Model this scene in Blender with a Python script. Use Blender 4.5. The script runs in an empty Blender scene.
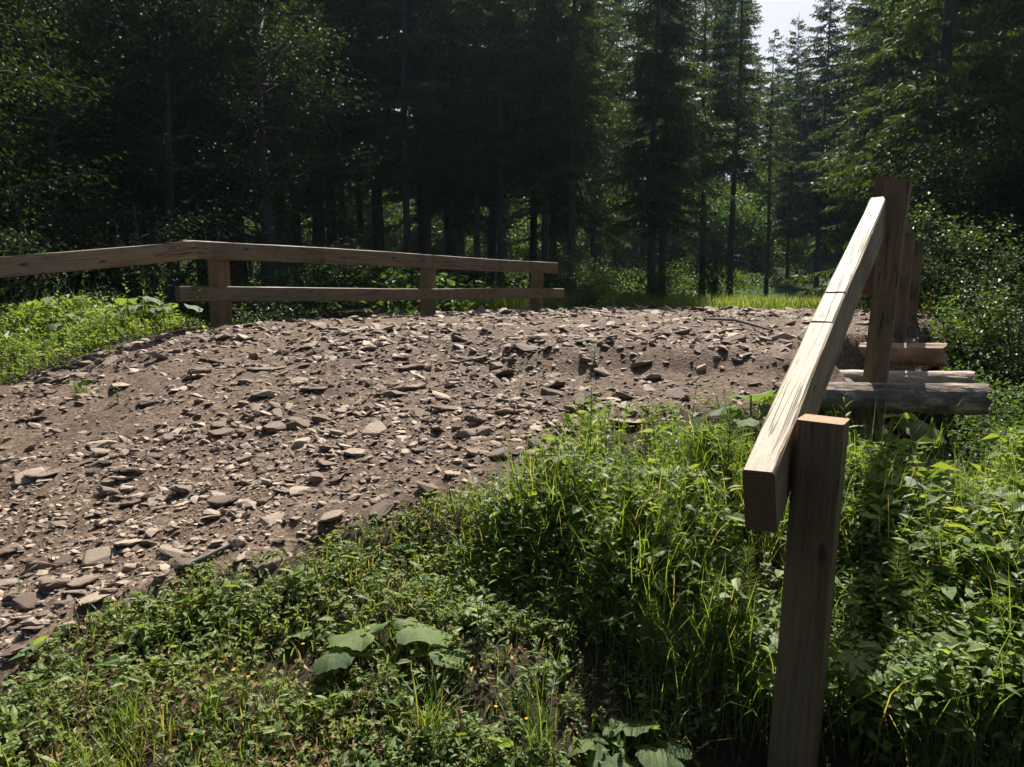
import bpy, bmesh, math
import numpy as np
from mathutils import Vector, Matrix

# ------------------------------------------------------------------ camera, sky, sun, exposure
SC = bpy.context.scene
COL = SC.collection
F, CX, CY = 773.0, 512.0, 383.5
PITCH = math.radians(6.5)
EYE = np.array([0.0, 0.0, 1.5])
cam_d = bpy.data.cameras.new('camera')
cam_d.sensor_width = 36.0
cam_d.lens = F / 1024 * 36.0
cam_d.clip_start = 0.05
cam_d.clip_end = 2000
cam = bpy.data.objects.new('camera', cam_d)
COL.objects.link(cam)
cam.location = EYE
cam.rotation_euler = (math.radians(90) - PITCH, 0, 0)
SC.camera = cam

SUN_EL, SUN_AZ = math.radians(54), math.radians(12)      # azimuth measured from +Y towards +X
world = bpy.data.worlds.new('World')
SC.world = world
world.use_nodes = True
wn = world.node_tree
sky = wn.nodes.new('ShaderNodeTexSky')
sky.sky_type = 'NISHITA'
sky.sun_disc = False
sky.sun_elevation = SUN_EL
sky.sun_rotation = SUN_AZ
sky.air_density = 1.0
sky.dust_density = 4.0
bgn = wn.nodes['Background']
bgn.inputs['Strength'].default_value = 0.05
wn.links.new(sky.outputs[0], bgn.inputs['Color'])

sun_d = bpy.data.lights.new('sun', 'SUN')
sun_d.energy = 5.0
sun_d.angle = math.radians(0.5)
sun_d.color = (1.0, 0.95, 0.87)
sun = bpy.data.objects.new('sun', sun_d)
COL.objects.link(sun)
SUND = Vector((math.sin(SUN_AZ) * math.cos(SUN_EL), math.cos(SUN_AZ) * math.cos(SUN_EL), math.sin(SUN_EL)))
sun.rotation_euler = SUND.to_track_quat('Z', 'Y').to_euler()
sun.location = (10, 30, 40)

SC.view_settings.view_transform = 'Standard'
SC.view_settings.look = 'None'
SC.view_settings.exposure = 1.2
SC.view_settings.gamma = 1.0
SC.view_settings.use_curve_mapping = False
SC.render.engine = 'CYCLES'
SC.cycles.max_bounces = 6
SC.cycles.diffuse_bounces = 3
SC.cycles.glossy_bounces = 2
SC.cycles.transmission_bounces = 4
SC.cycles.transparent_max_bounces = 4
SC.cycles.sample_clamp_direct = 6.0
SC.cycles.sample_clamp_indirect = 2.0
SC.cycles.caustics_reflective = False
SC.cycles.caustics_refractive = False

rng = np.random.default_rng(7)

# ------------------------------------------------------------------ helpers
def P(px, py, d):
    u, v = (px - CX) / F, (CY - py) / F
    x, y, z = u, math.cos(PITCH) + v * math.sin(PITCH), -math.sin(PITCH) + v * math.cos(PITCH)
    k = d / y
    return np.array([x * k, d, EYE[2] + z * k])

def project(p):
    p = np.asarray(p, float) - EYE
    c, s = math.cos(PITCH), math.sin(PITCH)
    dep = p[..., 1] * c - p[..., 2] * s
    up = p[..., 1] * s + p[..., 2] * c
    dep = np.where(dep < 0.05, 0.05, dep)
    return CX + F * p[..., 0] / dep, CY - F * up / dep, dep

def seen(p, mx=60, my=60):
    a, b, d = project(p)
    return (a > -mx) & (a < 1024 + mx) & (b > -my) & (b < 767 + my) & (d > 0.3)

def sst(a, b, x):
    t = np.clip((x - a) / (b - a), 0, 1)
    return t * t * (3 - 2 * t)

def _hash(i, j, seed):
    h = (i.astype(np.int64) * 374761393 + j.astype(np.int64) * 668265263 + seed * 1442695041) & 0x7fffffff
    h = ((h ^ (h >> 13)) * 1274126177) & 0x7fffffff
    h = (h ^ (h >> 16)) & 0xffff
    return h / 65535.0

def vnoise(x, y, seed=0):
    x, y = np.asarray(x, float), np.asarray(y, float)
    i, j = np.floor(x), np.floor(y)
    fx, fy = x - i, y - j
    fx, fy = fx * fx * (3 - 2 * fx), fy * fy * (3 - 2 * fy)
    a, b = _hash(i, j, seed), _hash(i + 1, j, seed)
    c, d = _hash(i, j + 1, seed), _hash(i + 1, j + 1, seed)
    return (a * (1 - fx) + b * fx) * (1 - fy) + (c * (1 - fx) + d * fx) * fy - 0.5

def fbm(x, y, seed=0, oct=3):
    r, a = 0, 1.0
    for k in range(oct):
        r = r + a * vnoise(x * 2 ** k, y * 2 ** k, seed + k)
        a *= 0.5
    return r

def mesh(name, V, faces, mats=(), midx=None, smooth=False):
    """faces: list of (n,k) int arrays"""
    me = bpy.data.meshes.new(name)
    V = np.asarray(V, np.float32).reshape(-1, 3)
    faces = [np.asarray(f, np.int32) for f in faces if len(f)]
    loops = np.concatenate([f.ravel() for f in faces])
    tot = np.concatenate([np.full(len(f), f.shape[1], np.int32) for f in faces])
    start = np.concatenate([[0], np.cumsum(tot)[:-1]]).astype(np.int32)
    me.vertices.add(len(V)); me.vertices.foreach_set('co', V.ravel())
    me.loops.add(len(loops)); me.loops.foreach_set('vertex_index', loops)
    me.polygons.add(len(tot)); me.polygons.foreach_set('loop_start', start); me.polygons.foreach_set('loop_total', tot)
    for m in mats: me.materials.append(m)
    if midx is not None: me.polygons.foreach_set('material_index', np.asarray(midx, np.int32))
    me.polygons.foreach_set('use_smooth', np.full(len(tot), smooth))
    me.update(calc_edges=True)
    me.validate()
    return me

def obj(name, me, parent=None, loc=(0, 0, 0), rot=None, scale=None):
    o = bpy.data.objects.new(name, me)
    COL.objects.link(o)
    o.location = loc
    if rot is not None: o.rotation_euler = rot
    if scale is not None: o.scale = scale if hasattr(scale, '__len__') else (scale,) * 3
    if parent is not None: o.parent = parent
    return o

def tag(o, label=None, cat=None, group=None, kind=None):
    if label: o['label'] = label
    if cat: o['category'] = cat
    if group: o['group'] = group
    if kind: o['kind'] = kind
    return o

def empty(name, loc=(0, 0, 0), rz=0.0, scale=1.0):
    o = bpy.data.objects.new(name, None)
    COL.objects.link(o)
    o.location = loc
    o.rotation_euler = (0, 0, rz)
    o.scale = (scale,) * 3
    o.empty_display_size = 0.2
    return o

def norm(v):
    return v / np.maximum(np.linalg.norm(v, axis=-1, keepdims=True), 1e-9)

def unit(n, r=rng):
    return norm(r.normal(size=(n, 3)))

def join(parts):
    """parts: list of (V,[faces]) -> V,[tri,quad]"""
    Vs, T, Q, off = [], [], [], 0
    for V, fs in parts:
        V = np.asarray(V).reshape(-1, 3)
        for f in fs:
            f = np.asarray(f)
            if not len(f): continue
            (T if f.shape[1] == 3 else Q).append(f + off)
        Vs.append(V); off += len(V)
    out = []
    if T: out.append(np.concatenate(T))
    if Q: out.append(np.concatenate(Q))
    return np.concatenate(Vs), out

def leaves(p, d, up, L, W, fold=0.18, droop=0.15):
    """two-triangle folded leaves"""
    n = len(p)
    L, W = np.broadcast_to(L, n)[:, None], np.broadcast_to(W, n)[:, None]
    side = norm(np.cross(d, up)); nor = norm(np.cross(side, d))
    a = p
    l = p + d * L * 0.45 + side * W * 0.5 + nor * W * fold
    r = p + d * L * 0.45 - side * W * 0.5 + nor * W * fold
    t = p + d * L - nor * L * droop
    V = np.stack([a, l, t, r], 1).reshape(-1, 3)
    i = np.arange(n)[:, None] * 4
    return V, [np.concatenate([i + [0, 2, 1], i + [0, 3, 2]])]

def leaves6(p, d, up, L, W, fold=0.15, droop=0.25):
    """rounder leaves: 7 points, 6 triangles, folded on the midrib"""
    n = len(p)
    L, W = np.broadcast_to(L, n)[:, None], np.broadcast_to(W, n)[:, None]
    side = norm(np.cross(d, up)); nor = norm(np.cross(side, d))
    def at(u, w): return p + d * L * u + side * W * w * 0.5 + nor * (W * fold * abs(w) - L * droop * u * u)
    V = np.stack([at(0, 0), at(.28, .9), at(.65, .8), at(1, 0), at(.65, -.8), at(.28, -.9), at(.48, 0)], 1).reshape(-1, 3)
    i = np.arange(n)[:, None] * 7
    return V, [np.concatenate([i + [0, 6, 1], i + [1, 6, 2], i + [2, 6, 3], i + [3, 6, 4], i + [4, 6, 5], i + [5, 6, 0]])]

def blades(p, az, L, W, lean, curl):
    """curved grass blades, 3 segments"""
    n = len(p)
    h = np.stack([np.cos(az), np.sin(az), np.zeros(n)], 1)
    s = np.stack([-np.sin(az), np.cos(az), np.zeros(n)], 1)
    up = np.array([0, 0, 1.0])
    pts = [p]; ang = lean.copy()
    for k in range(3):
        q = pts[-1] + (h * np.sin(ang)[:, None] + up * np.cos(ang)[:, None]) * (L / 3)[:, None]
        pts.append(q); ang = ang + curl
    w = W[:, None] * 0.5
    V = np.stack([pts[0] - s * w * .7, pts[0] + s * w * .7, pts[1] - s * w, pts[1] + s * w, pts[2] - s * w * .75, pts[2] + s * w * .75, pts[3]], 1).reshape(-1, 3)
    i = np.arange(n)[:, None] * 7
    return V, [np.concatenate([i + [4, 5, 6]]), np.concatenate([i + [0, 1, 3, 2], i + [2, 3, 5, 4]])]

def tube(pts, rad, sides=8, cap=True):
    pts = np.asarray(pts, float); rad = np.broadcast_to(rad, len(pts))
    V = []
    for k in range(len(pts)):
        t = pts[min(k + 1, len(pts) - 1)] - pts[max(k - 1, 0)]
        t = t / np.linalg.norm(t)
        a = np.cross(t, [0.31, 0.95, 0.05] if abs(t[2]) > 0.5 else [0, 0, 1.0]); a /= np.linalg.norm(a)
        b = np.cross(t, a)
        th = np.arange(sides) * 2 * math.pi / sides
        V.append(pts[k] + rad[k] * (np.cos(th)[:, None] * a + np.sin(th)[:, None] * b))
    V = np.concatenate(V)
    Q = []
    for k in range(len(pts) - 1):
        for j in range(sides):
            Q.append((k * sides + j, k * sides + (j + 1) % sides, (k + 1) * sides + (j + 1) % sides, (k + 1) * sides + j))
    return V, [np.array(Q)]

def strip(a, b, w):
    """thin flat twigs from a to b as single triangles"""
    d = b - a
    s = norm(np.cross(d, rng.normal(size=d.shape))) * np.broadcast_to(w, len(a))[:, None] * 0.5
    V = np.stack([a - s, a + s, b], 1).reshape(-1, 3)
    return V, [np.arange(len(a) * 3).reshape(-1, 3)]

# ------------------------------------------------------------------ materials
def new_mat(name):
    m = bpy.data.materials.new(name); m.use_nodes = True
    nt = m.node_tree
    return m, nt, nt.nodes['Principled BSDF']

def N(nt, t, **kw):
    n = nt.nodes.new(t)
    for k, v in kw.items():
        if k in n.inputs.keys(): n.inputs[k].default_value = v
        else: setattr(n, k, v)
    return n

def ramp(nt, fac, stops, interp='LINEAR'):
    r = nt.nodes.new('ShaderNodeValToRGB')
    e = r.color_ramp.elements
    r.color_ramp.interpolation = interp
    while len(e) < len(stops): e.new(0.5)
    for i, (p, c) in enumerate(stops):
        e[i].position = p; e[i].color = (*c, 1)
    nt.links.new(fac, r.inputs[0])
    return r.outputs[0]

def mixc(nt, a, b, fac, mode='MIX'):
    n = nt.nodes.new('ShaderNodeMix'); n.data_type = 'RGBA'; n.blend_type = mode
    for s, v in ((n.inputs[0], fac), (n.inputs[6], a), (n.inputs[7], b)):
        if hasattr(v, 'links'): nt.links.new(v, s)
        elif isinstance(v, tuple): s.default_value = (*v, 1)
        else: s.default_value = v
    return n.outputs[2]

def noise(nt, scale, detail=3, rough=0.55, vec=None, coord='Object'):
    n = N(nt, 'ShaderNodeTexNoise'); n.inputs['Scale'].default_value = scale
    n.inputs['Detail'].default_value = detail; n.inputs['Roughness'].default_value = rough
    if vec is None:
        tc = N(nt, 'ShaderNodeTexCoord'); vec = tc.outputs[coord]
    nt.links.new(vec, n.inputs['Vector'])
    return n.outputs[0]

def bump(nt, b, h, strength, dist):
    n = N(nt, 'ShaderNodeBump'); n.inputs['Strength'].default_value = strength; n.inputs['Distance'].default_value = dist
    nt.links.new(h, n.inputs['Height']); nt.links.new(n.outputs[0], b.inputs['Normal'])

def leaf_mat(name, stops, trans=0.35, rough=0.45, spec=0.4, tcol=(1.5, 1.4, 0.55)):
    m, nt, b = new_mat(name)
    g = N(nt, 'ShaderNodeNewGeometry')
    oi = N(nt, 'ShaderNodeObjectInfo')
    add = N(nt, 'ShaderNodeMath', operation='MULTIPLY_ADD')
    nt.links.new(oi.outputs['Random'], add.inputs[0]); add.inputs[1].default_value = 0.3
    nt.links.new(g.outputs['Random Per Island'], add.inputs[2])
    sub = N(nt, 'ShaderNodeMath', operation='SUBTRACT'); nt.links.new(add.outputs[0], sub.inputs[0]); sub.inputs[1].default_value = 0.15
    col = ramp(nt, sub.outputs[0], stops)
    nt.links.new(col, b.inputs['Base Color'])
    b.inputs['Roughness'].default_value = rough
    b.inputs['Specular IOR Level'].default_value = spec
    tr = N(nt, 'ShaderNodeBsdfTranslucent')
    nt.links.new(mixc(nt, col, tcol, 1.0, 'MULTIPLY'), tr.inputs['Color'])
    mx = N(nt, 'ShaderNodeMixShader'); mx.inputs[0].default_value = trans
    nt.links.new(b.outputs[0], mx.inputs[1]); nt.links.new(tr.outputs[0], mx.inputs[2])
    nt.links.new(mx.outputs[0], nt.nodes['Material Output'].inputs['Surface'])
    return m

M = {}
M['grass'] = leaf_mat('grass', [(0, (.07, .125, .024)), (.5, (.115, .18, .034)), (.9, (.16, .215, .045)), (1, (.26, .23, .09))], .5, .5, .35)
M['herb'] = leaf_mat('herb', [(0, (.06, .115, .03)), (.5, (.11, .18, .042)), (.85, (.16, .22, .05)), (1, (.19, .24, .06))], .5, .55, .45)
M['clover'] = leaf_mat('clover', [(0, (.08, .125, .028)), (.5, (.125, .18, .036)), (.9, (.15, .20, .032)), (1, (.22, .20, .05))], .45, .55, .25)
M['dry'] = leaf_mat('dry', [(0, (.12, .07, .035)), (.5, (.20, .13, .065)), (1, (.36, .28, .15))], .2, .7, .2, (1, .9, .7))
M['yellow'] = leaf_mat('yellow', [(0, (.7, .42, .02)), (1, (.75, .55, .04))], .3, .6, .2, (1, 1, .6))
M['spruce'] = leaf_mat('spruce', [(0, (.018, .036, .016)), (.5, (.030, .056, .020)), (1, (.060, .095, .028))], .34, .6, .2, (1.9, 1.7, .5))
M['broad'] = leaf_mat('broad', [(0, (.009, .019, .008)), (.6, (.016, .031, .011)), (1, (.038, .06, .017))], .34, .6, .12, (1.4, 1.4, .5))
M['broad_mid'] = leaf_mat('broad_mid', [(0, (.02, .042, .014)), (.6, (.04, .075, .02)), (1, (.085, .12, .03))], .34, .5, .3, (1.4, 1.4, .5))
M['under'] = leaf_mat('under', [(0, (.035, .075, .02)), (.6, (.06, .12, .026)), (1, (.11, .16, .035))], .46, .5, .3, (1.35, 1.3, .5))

def big_leaf_mat():
    m, nt, b = new_mat('broad_blade')
    oi = N(nt, 'ShaderNodeObjectInfo')
    n = noise(nt, 14, 4)
    col = ramp(nt, n, [(.3, (.085, .15, .045)), (.7, (.15, .215, .075))])
    col2 = ramp(nt, oi.outputs['Random'], [(0, (.8, .85, .9)), (1, (1.25, 1.15, 1.0))])
    col = mixc(nt, col, col2, 1.0, 'MULTIPLY')
    tc = N(nt, 'ShaderNodeTexCoord'); sx = N(nt, 'ShaderNodeSeparateXYZ'); nt.links.new(tc.outputs['Object'], sx.inputs[0])
    at = N(nt, 'ShaderNodeMath', operation='ARCTAN2'); nt.links.new(sx.outputs[1], at.inputs[0]); nt.links.new(sx.outputs[0], at.inputs[1])
    ma = N(nt, 'ShaderNodeMath', operation='MULTIPLY_ADD'); nt.links.new(at.outputs[0], ma.inputs[0]); ma.inputs[1].default_value = 4.5; ma.inputs[2].default_value = .2
    si = N(nt, 'ShaderNodeMath', operation='SINE'); nt.links.new(ma.outputs[0], si.inputs[0])
    ab = N(nt, 'ShaderNodeMath', operation='ABSOLUTE'); nt.links.new(si.outputs[0], ab.inputs[0])
    col = mixc(nt, col, (.20, .27, .11), ramp(nt, ab.outputs[0], [(.03, (.8, .8, .8)), (.16, (0, 0, 0))]))
    hol = noise(nt, 3.2, 4, .7)
    col = mixc(nt, col, (.16, .13, .05), ramp(nt, hol, [(.62, (0, 0, 0)), (.70, (.8, .8, .8))]))
    nt.links.new(col, b.inputs['Base Color'])
    b.inputs['Roughness'].default_value = 0.5; b.inputs['Specular IOR Level'].default_value = 0.35
    bump(nt, b, noise(nt, 45, 3), 0.5, 0.006)
    tr = N(nt, 'ShaderNodeBsdfTranslucent')
    nt.links.new(mixc(nt, col, (1.3, 1.3, .5), 1.0, 'MULTIPLY'), tr.inputs['Color'])
    mx = N(nt, 'ShaderNodeMixShader'); mx.inputs[0].default_value = .5
    nt.links.new(b.outputs[0], mx.inputs[1]); nt.links.new(tr.outputs[0], mx.inputs[2])
    nt.links.new(mx.outputs[0], nt.nodes['Material Output'].inputs['Surface'])
    return m
M['blade'] = big_leaf_mat()

def simple(name, c0, c1, scale, rough=.85, bs=.4, bd=.01, stretch=None, spec=.3, c2=None):
    m, nt, b = new_mat(name)
    vec = None
    if stretch:
        tc = N(nt, 'ShaderNodeTexCoord'); mp = N(nt, 'ShaderNodeMapping'); mp.inputs['Scale'].default_value = stretch
        nt.links.new(tc.outputs['Object'], mp.inputs[0]); vec = mp.outputs[0]
    n = noise(nt, scale, 6, .65, vec)
    st = [(.3, c0), (.7, c1)] if c2 is None else [(.28, c0), (.52, c1), (.75, c2)]
    nt.links.new(ramp(nt, n, st), b.inputs['Base Color'])
    b.inputs['Roughness'].default_value = rough; b.inputs['Specular IOR Level'].default_value = spec
    bump(nt, b, n, bs, bd)
    return m
M['stem'] = simple('stem', (.05, .09, .025), (.09, .13, .04), 8, .6, .1)
M['bark'] = simple('bark', (.035, .027, .022), (.10, .08, .065), 9, .9, .8, .02, (1, 1, .25))
M['dead'] = simple('dead', (.10, .085, .07), (.2, .18, .155), 20, .8, .2)
M['logbark'] = simple('logbark', (.055, .04, .03), (.16, .125, .10), 14, .85, 1.0, .03, (.5, 1, 1), .2, (.5, .44, .37))
M['peeled'] = simple('peeled', (.11, .055, .032), (.26, .15, .09), 7, .75, .4, .008, (.8, 1.5, 1.5), .25, (.42, .34, .26))
M['birch'] = simple('birch', (.16, .12, .085), (.40, .32, .24), 12, .75, .8, .02, (.5, 1.4, 1.4), .25, (.52, .45, .36))

def wood(name, dark, light, grey):
    m, nt, b = new_mat(name)
    tc = N(nt, 'ShaderNodeTexCoord')
    oi = N(nt, 'ShaderNodeObjectInfo')
    ofs = N(nt, 'ShaderNodeVectorMath', operation='ADD')
    nt.links.new(tc.outputs['Object'], ofs.inputs[0])
    sc = N(nt, 'ShaderNodeVectorMath', operation='SCALE'); sc.inputs['Scale'].default_value = 7.0
    cmb = N(nt, 'ShaderNodeCombineXYZ')
    for k in range(3): nt.links.new(oi.outputs['Random'], cmb.inputs[k])
    nt.links.new(cmb.outputs[0], sc.inputs[0]); nt.links.new(sc.outputs[0], ofs.inputs[1])
    def mp(s):
        q = N(nt, 'ShaderNodeMapping'); q.inputs['Scale'].default_value = s
        nt.links.new(ofs.outputs[0], q.inputs[0]); return q.outputs[0]
    grain = noise(nt, 1.0, 6, .7, mp((2.2, 70, 70)))
    broad = noise(nt, 1.0, 4, .6, mp((1.4, 9, 9)))
    fine = noise(nt, 1.0, 3, .6, mp((7, 240, 240)))
    blot = noise(nt, 3.5, 5, .65, ofs.outputs[0])
    col = ramp(nt, grain, [(.32, dark), (.62, light)])
    col = mixc(nt, col, grey, ramp(nt, broad, [(.35, (0, 0, 0)), (.7, (.75, .75, .75))]))
    col = mixc(nt, col, (.42, .36, .30), ramp(nt, blot, [(.5, (0, 0, 0)), (.72, (.7, .7, .7))]), 'MULTIPLY')
    col = mixc(nt, col, (.62, .58, .55), ramp(nt, fine, [(.36, (.8, .8, .8)), (.46, (0, 0, 0))]), 'MULTIPLY')
    # knots
    vo = N(nt, 'ShaderNodeTexVoronoi'); vo.inputs['Scale'].default_value = 1.0
    nt.links.new(mp((3.2, 9, 9)), vo.inputs['Vector'])
    col = mixc(nt, col, (.28, .2, .15), ramp(nt, vo.outputs[0], [(.07, (1, 1, 1)), (.15, (0, 0, 0))]), 'MULTIPLY')
    # drying cracks along the grain
    ck = noise(nt, 1.0, 2, .5, mp((.9, 34, 34)))
    ckm = ramp(nt, ck, [(.478, (0, 0, 0)), (.5, (1, 1, 1)), (.522, (0, 0, 0))])
    brk = ramp(nt, noise(nt, 1.0, 2, .5, mp((1.5, 3, 3))), [(.45, (0, 0, 0)), (.52, (1, 1, 1))])
    crack = mixc(nt, ckm, brk, 1.0, 'MULTIPLY')
    col = mixc(nt, col, (.12, .09, .07), crack, 'MULTIPLY')
    nt.links.new(col, b.inputs['Base Color'])
    b.inputs['Roughness'].default_value = .62; b.inputs['Specular IOR Level'].default_value = .35
    h = mixc(nt, grain, fine, .5)
    h = mixc(nt, h, (0.0, 0.0, 0.0), crack)
    bump(nt, b, h, .55, .006)
    return m
M['wood'] = wood('wood', (.12, .074, .034), (.31, .22, .115), (.28, .235, .165))
M['wood_warm'] = wood('wood_warm', (.085, .048, .02), (.225, .14, .066), (.175, .12, .068))
M['wood_shaded'] = wood('wood_shaded', (.046, .03, .013), (.135, .094, .043), (.12, .094, .052))  # darker timber tone: shade on faces turned from the sun put into the colour

M['wood_mid'] = wood('wood_mid', (.08, .056, .028), (.20, .152, .082), (.18, .15, .098))

def endgrain(name, c0, c1):
    m, nt, b = new_mat(name)
    tc = N(nt, 'ShaderNodeTexCoord')
    sx = N(nt, 'ShaderNodeSeparateXYZ'); nt.links.new(tc.outputs['Object'], sx.inputs[0])
    cb = N(nt, 'ShaderNodeCombineXYZ'); nt.links.new(sx.outputs[1], cb.inputs[0]); nt.links.new(sx.outputs[2], cb.inputs[1])
    wv = N(nt, 'ShaderNodeTexWave'); wv.wave_type = 'RINGS'; wv.rings_direction = 'Z'
    wv.inputs['Scale'].default_value = 28; wv.inputs['Distortion'].default_value = 2.5; wv.inputs['Detail'].default_value = 2
    nt.links.new(cb.outputs[0], wv.inputs['Vector'])
    n = noise(nt, 60, 4)
    col = mixc(nt, ramp(nt, wv.outputs[0], [(.2, c0), (.8, c1)]), ramp(nt, n, [(.3, c0), (.7, c1)]), .5)
    nt.links.new(col, b.inputs['Base Color']); b.inputs['Roughness'].default_value = .85
    bump(nt, b, n, .6, .006)
    return m
M['end'] = endgrain('endgrain', (.13, .075, .035), (.32, .21, .11))
M['end_dark'] = endgrain('endgrain_dark', (.06, .034, .02), (.13, .08, .05))

def stone_mat(name, a, c, d):
    m, nt, b = new_mat(name)
    g = N(nt, 'ShaderNodeNewGeometry'); oi = N(nt, 'ShaderNodeObjectInfo')
    ad = N(nt, 'ShaderNodeMath', operation='ADD'); nt.links.new(g.outputs['Random Per Island'], ad.inputs[0]); nt.links.new(oi.outputs['Random'], ad.inputs[1])
    fr = N(nt, 'ShaderNodeMath', operation='FRACT'); nt.links.new(ad.outputs[0], fr.inputs[0])
    col = ramp(nt, fr.outputs[0], [(0, a), (.45, c), (.8, d), (1, (d[0] * 1.2, d[1] * 1.2, d[2] * 1.18))])
    n = noise(nt, 30, 5, .65)
    col = mixc(nt, col, ramp(nt, n, [(.3, (.6, .57, .54)), (.7, (1.15, 1.14, 1.12))]), 1.0, 'MULTIPLY')
    n2 = noise(nt, 7, 3)
    col = mixc(nt, col, (.13, .095, .075), ramp(nt, n2, [(.52, (0, 0, 0)), (.7, (.7, .7, .7))]))
    nt.links.new(col, b.inputs['Base Color']); b.inputs['Roughness'].default_value = .8; b.inputs['Specular IOR Level'].default_value = .3
    bump(nt, b, n, .5, .012)
    return m
M['stone'] = stone_mat('stone', (.10, .072, .051), (.19, .142, .106), (.345, .277, .214))

def road_mat():
    m, nt, b = new_mat('gravel_dirt')
    tc = N(nt, 'ShaderNodeTexCoord'); vec = tc.outputs['Object']
    big = noise(nt, .9, 4, .6, vec)
    col = ramp(nt, big, [(.3, (.074, .05, .034)), (.7, (.138, .098, .07))])
    vo = N(nt, 'ShaderNodeTexVoronoi'); vo.inputs['Scale'].default_value = 48; vo.inputs['Randomness'].default_value = 1
    nt.links.new(vec, vo.inputs['Vector'])
    sep = N(nt, 'ShaderNodeSeparateColor'); nt.links.new(vo.outputs['Color'], sep.inputs[0])
    col = mixc(nt, col, ramp(nt, sep.outputs[0], [(0, (.5, .47, .45)), (.6, (1, .98, .96)), (1, (1.65, 1.62, 1.6))]), .8, 'MULTIPLY')
    fi = noise(nt, 120, 4, .7, vec)
    col = mixc(nt, col, ramp(nt, fi, [(.3, (.65, .63, .6)), (.7, (1.2, 1.2, 1.2))]), .8, 'MULTIPLY')
    nt.links.new(col, b.inputs['Base Color']); b.inputs['Roughness'].default_value = .9; b.inputs['Specular IOR Level'].default_value = .2
    h = mixc(nt, vo.outputs['Distance'], fi, .55)
    bump(nt, b, h, .9, .012)
    return m
M['road'] = road_mat()

def ground_mat():
    m, nt, b = new_mat('soil')
    tc = N(nt, 'ShaderNodeTexCoord'); vec = tc.outputs['Object']
    n = noise(nt, 2.2, 6, .65, vec)
    col = ramp(nt, n, [(.3, (.045, .035, .024)), (.5, (.075, .058, .038)), (.72, (.05, .06, .026))])
    sy = N(nt, 'ShaderNodeSeparateXYZ'); nt.links.new(vec, sy.inputs[0])
    mr = N(nt, 'ShaderNodeMapRange'); mr.inputs[1].default_value = 13; mr.inputs[2].default_value = 20
    nt.links.new(sy.outputs[1], mr.inputs[0])
    moss = ramp(nt, noise(nt, 6, 5, .7, vec), [(.3, (.03, .05, .016)), (.7, (.07, .10, .026))])
    col = mixc(nt, col, moss, mr.outputs[0])
    f = noise(nt, 70, 5, .7, vec)
    col = mixc(nt, col, ramp(nt, f, [(.3, (.5, .5, .5)), (.7, (1.35, 1.3, 1.25))]), .8, 'MULTIPLY')
    nt.links.new(col, b.inputs['Base Color']); b.inputs['Roughness'].default_value = .95; b.inputs['Specular IOR Level'].default_value = .15
    bump(nt, b, f, 1.0, .05)
    return m
M['ground'] = ground_mat()

m, nt, b = new_mat('stream_water')
b.inputs['Base Color'].default_value = (.02, .022, .016, 1); b.inputs['Roughness'].default_value = .08
bump(nt, b, noise(nt, 9, 3), .25, .02)
M['water'] = m

# ------------------------------------------------------------------ terrain
BD = np.array([0.514, 0.857]); BN = np.array([0.857, -0.514])     # along the bridge, to its right

def st(x, y): return x * BD[0] + y * BD[1], x * BN[0] + y * BN[1]
def xy(s, t): return s * BD[0] + t * BN[0], s * BD[1] + t * BN[1]
def softmin(a, b, k): 
    m = np.minimum(a, b)
    return m - k * np.log(np.exp(-(a - m) / k) + np.exp(-(b - m) / k))

def t_right(s):
    e = np.interp(s, [-3, 1.5, 2.2, 2.7, 3.5, 4.0, 4.6, 5.6, 6.4, 13, 16], [-2.75, -2.65, -2.2, -1.75, -1.62, -1.25, -1.0, -.98, -.6, -.45, -.2])
    return e
def t_left(s):
    return np.interp(s, [-3, 2, 3.2, 5, 12, 16], [-9.5, -7.2, -6.5, -6.35, -6.9, -6.6])
def edge(s, t):
    w = np.where((s > 4.9) & (s < 9.5), .25, 1.0)
    return np.minimum(t_right(s) - t, t - t_left(s)) + w * (.34 * vnoise(s * 1.7, t * 1.7, 5) + .26 * vnoise(s * 5, t * 5, 6) + .12 * vnoise(s * 14, t * 14, 8))

def road_base(s, t):
    z = softmin(.25 * s, np.full_like(s, 1.215), .06)
    z = np.maximum(z, -.15 + .05 * s)
    # washed-out step before the deck
    w = sst(-3.6, -2.6, t)
    step = sst(4.4, 4.75, s + .4 * vnoise(t * 2.3, s * .3, 21) + .08 * vnoise(t * 6, s * 6, 22))
    z = z - .10 * w * (1 - step) * sst(3.2, 4.3, s)
    return z

def gnoise(x, y):
    s, t = st(x, y)
    rut = np.exp(-((t + 3.1 + .25 * np.sin(s * .6)) / .22) ** 2) + np.exp(-((t + 4.9 + .25 * np.sin(s * .6 + .3)) / .22) ** 2)
    return -.035 * rut * sst(.5, 2, s) + .035 * fbm(x * 1.3, y * 1.3, 41) + .03 * fbm(x * 5, y * 5, 44)

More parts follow.
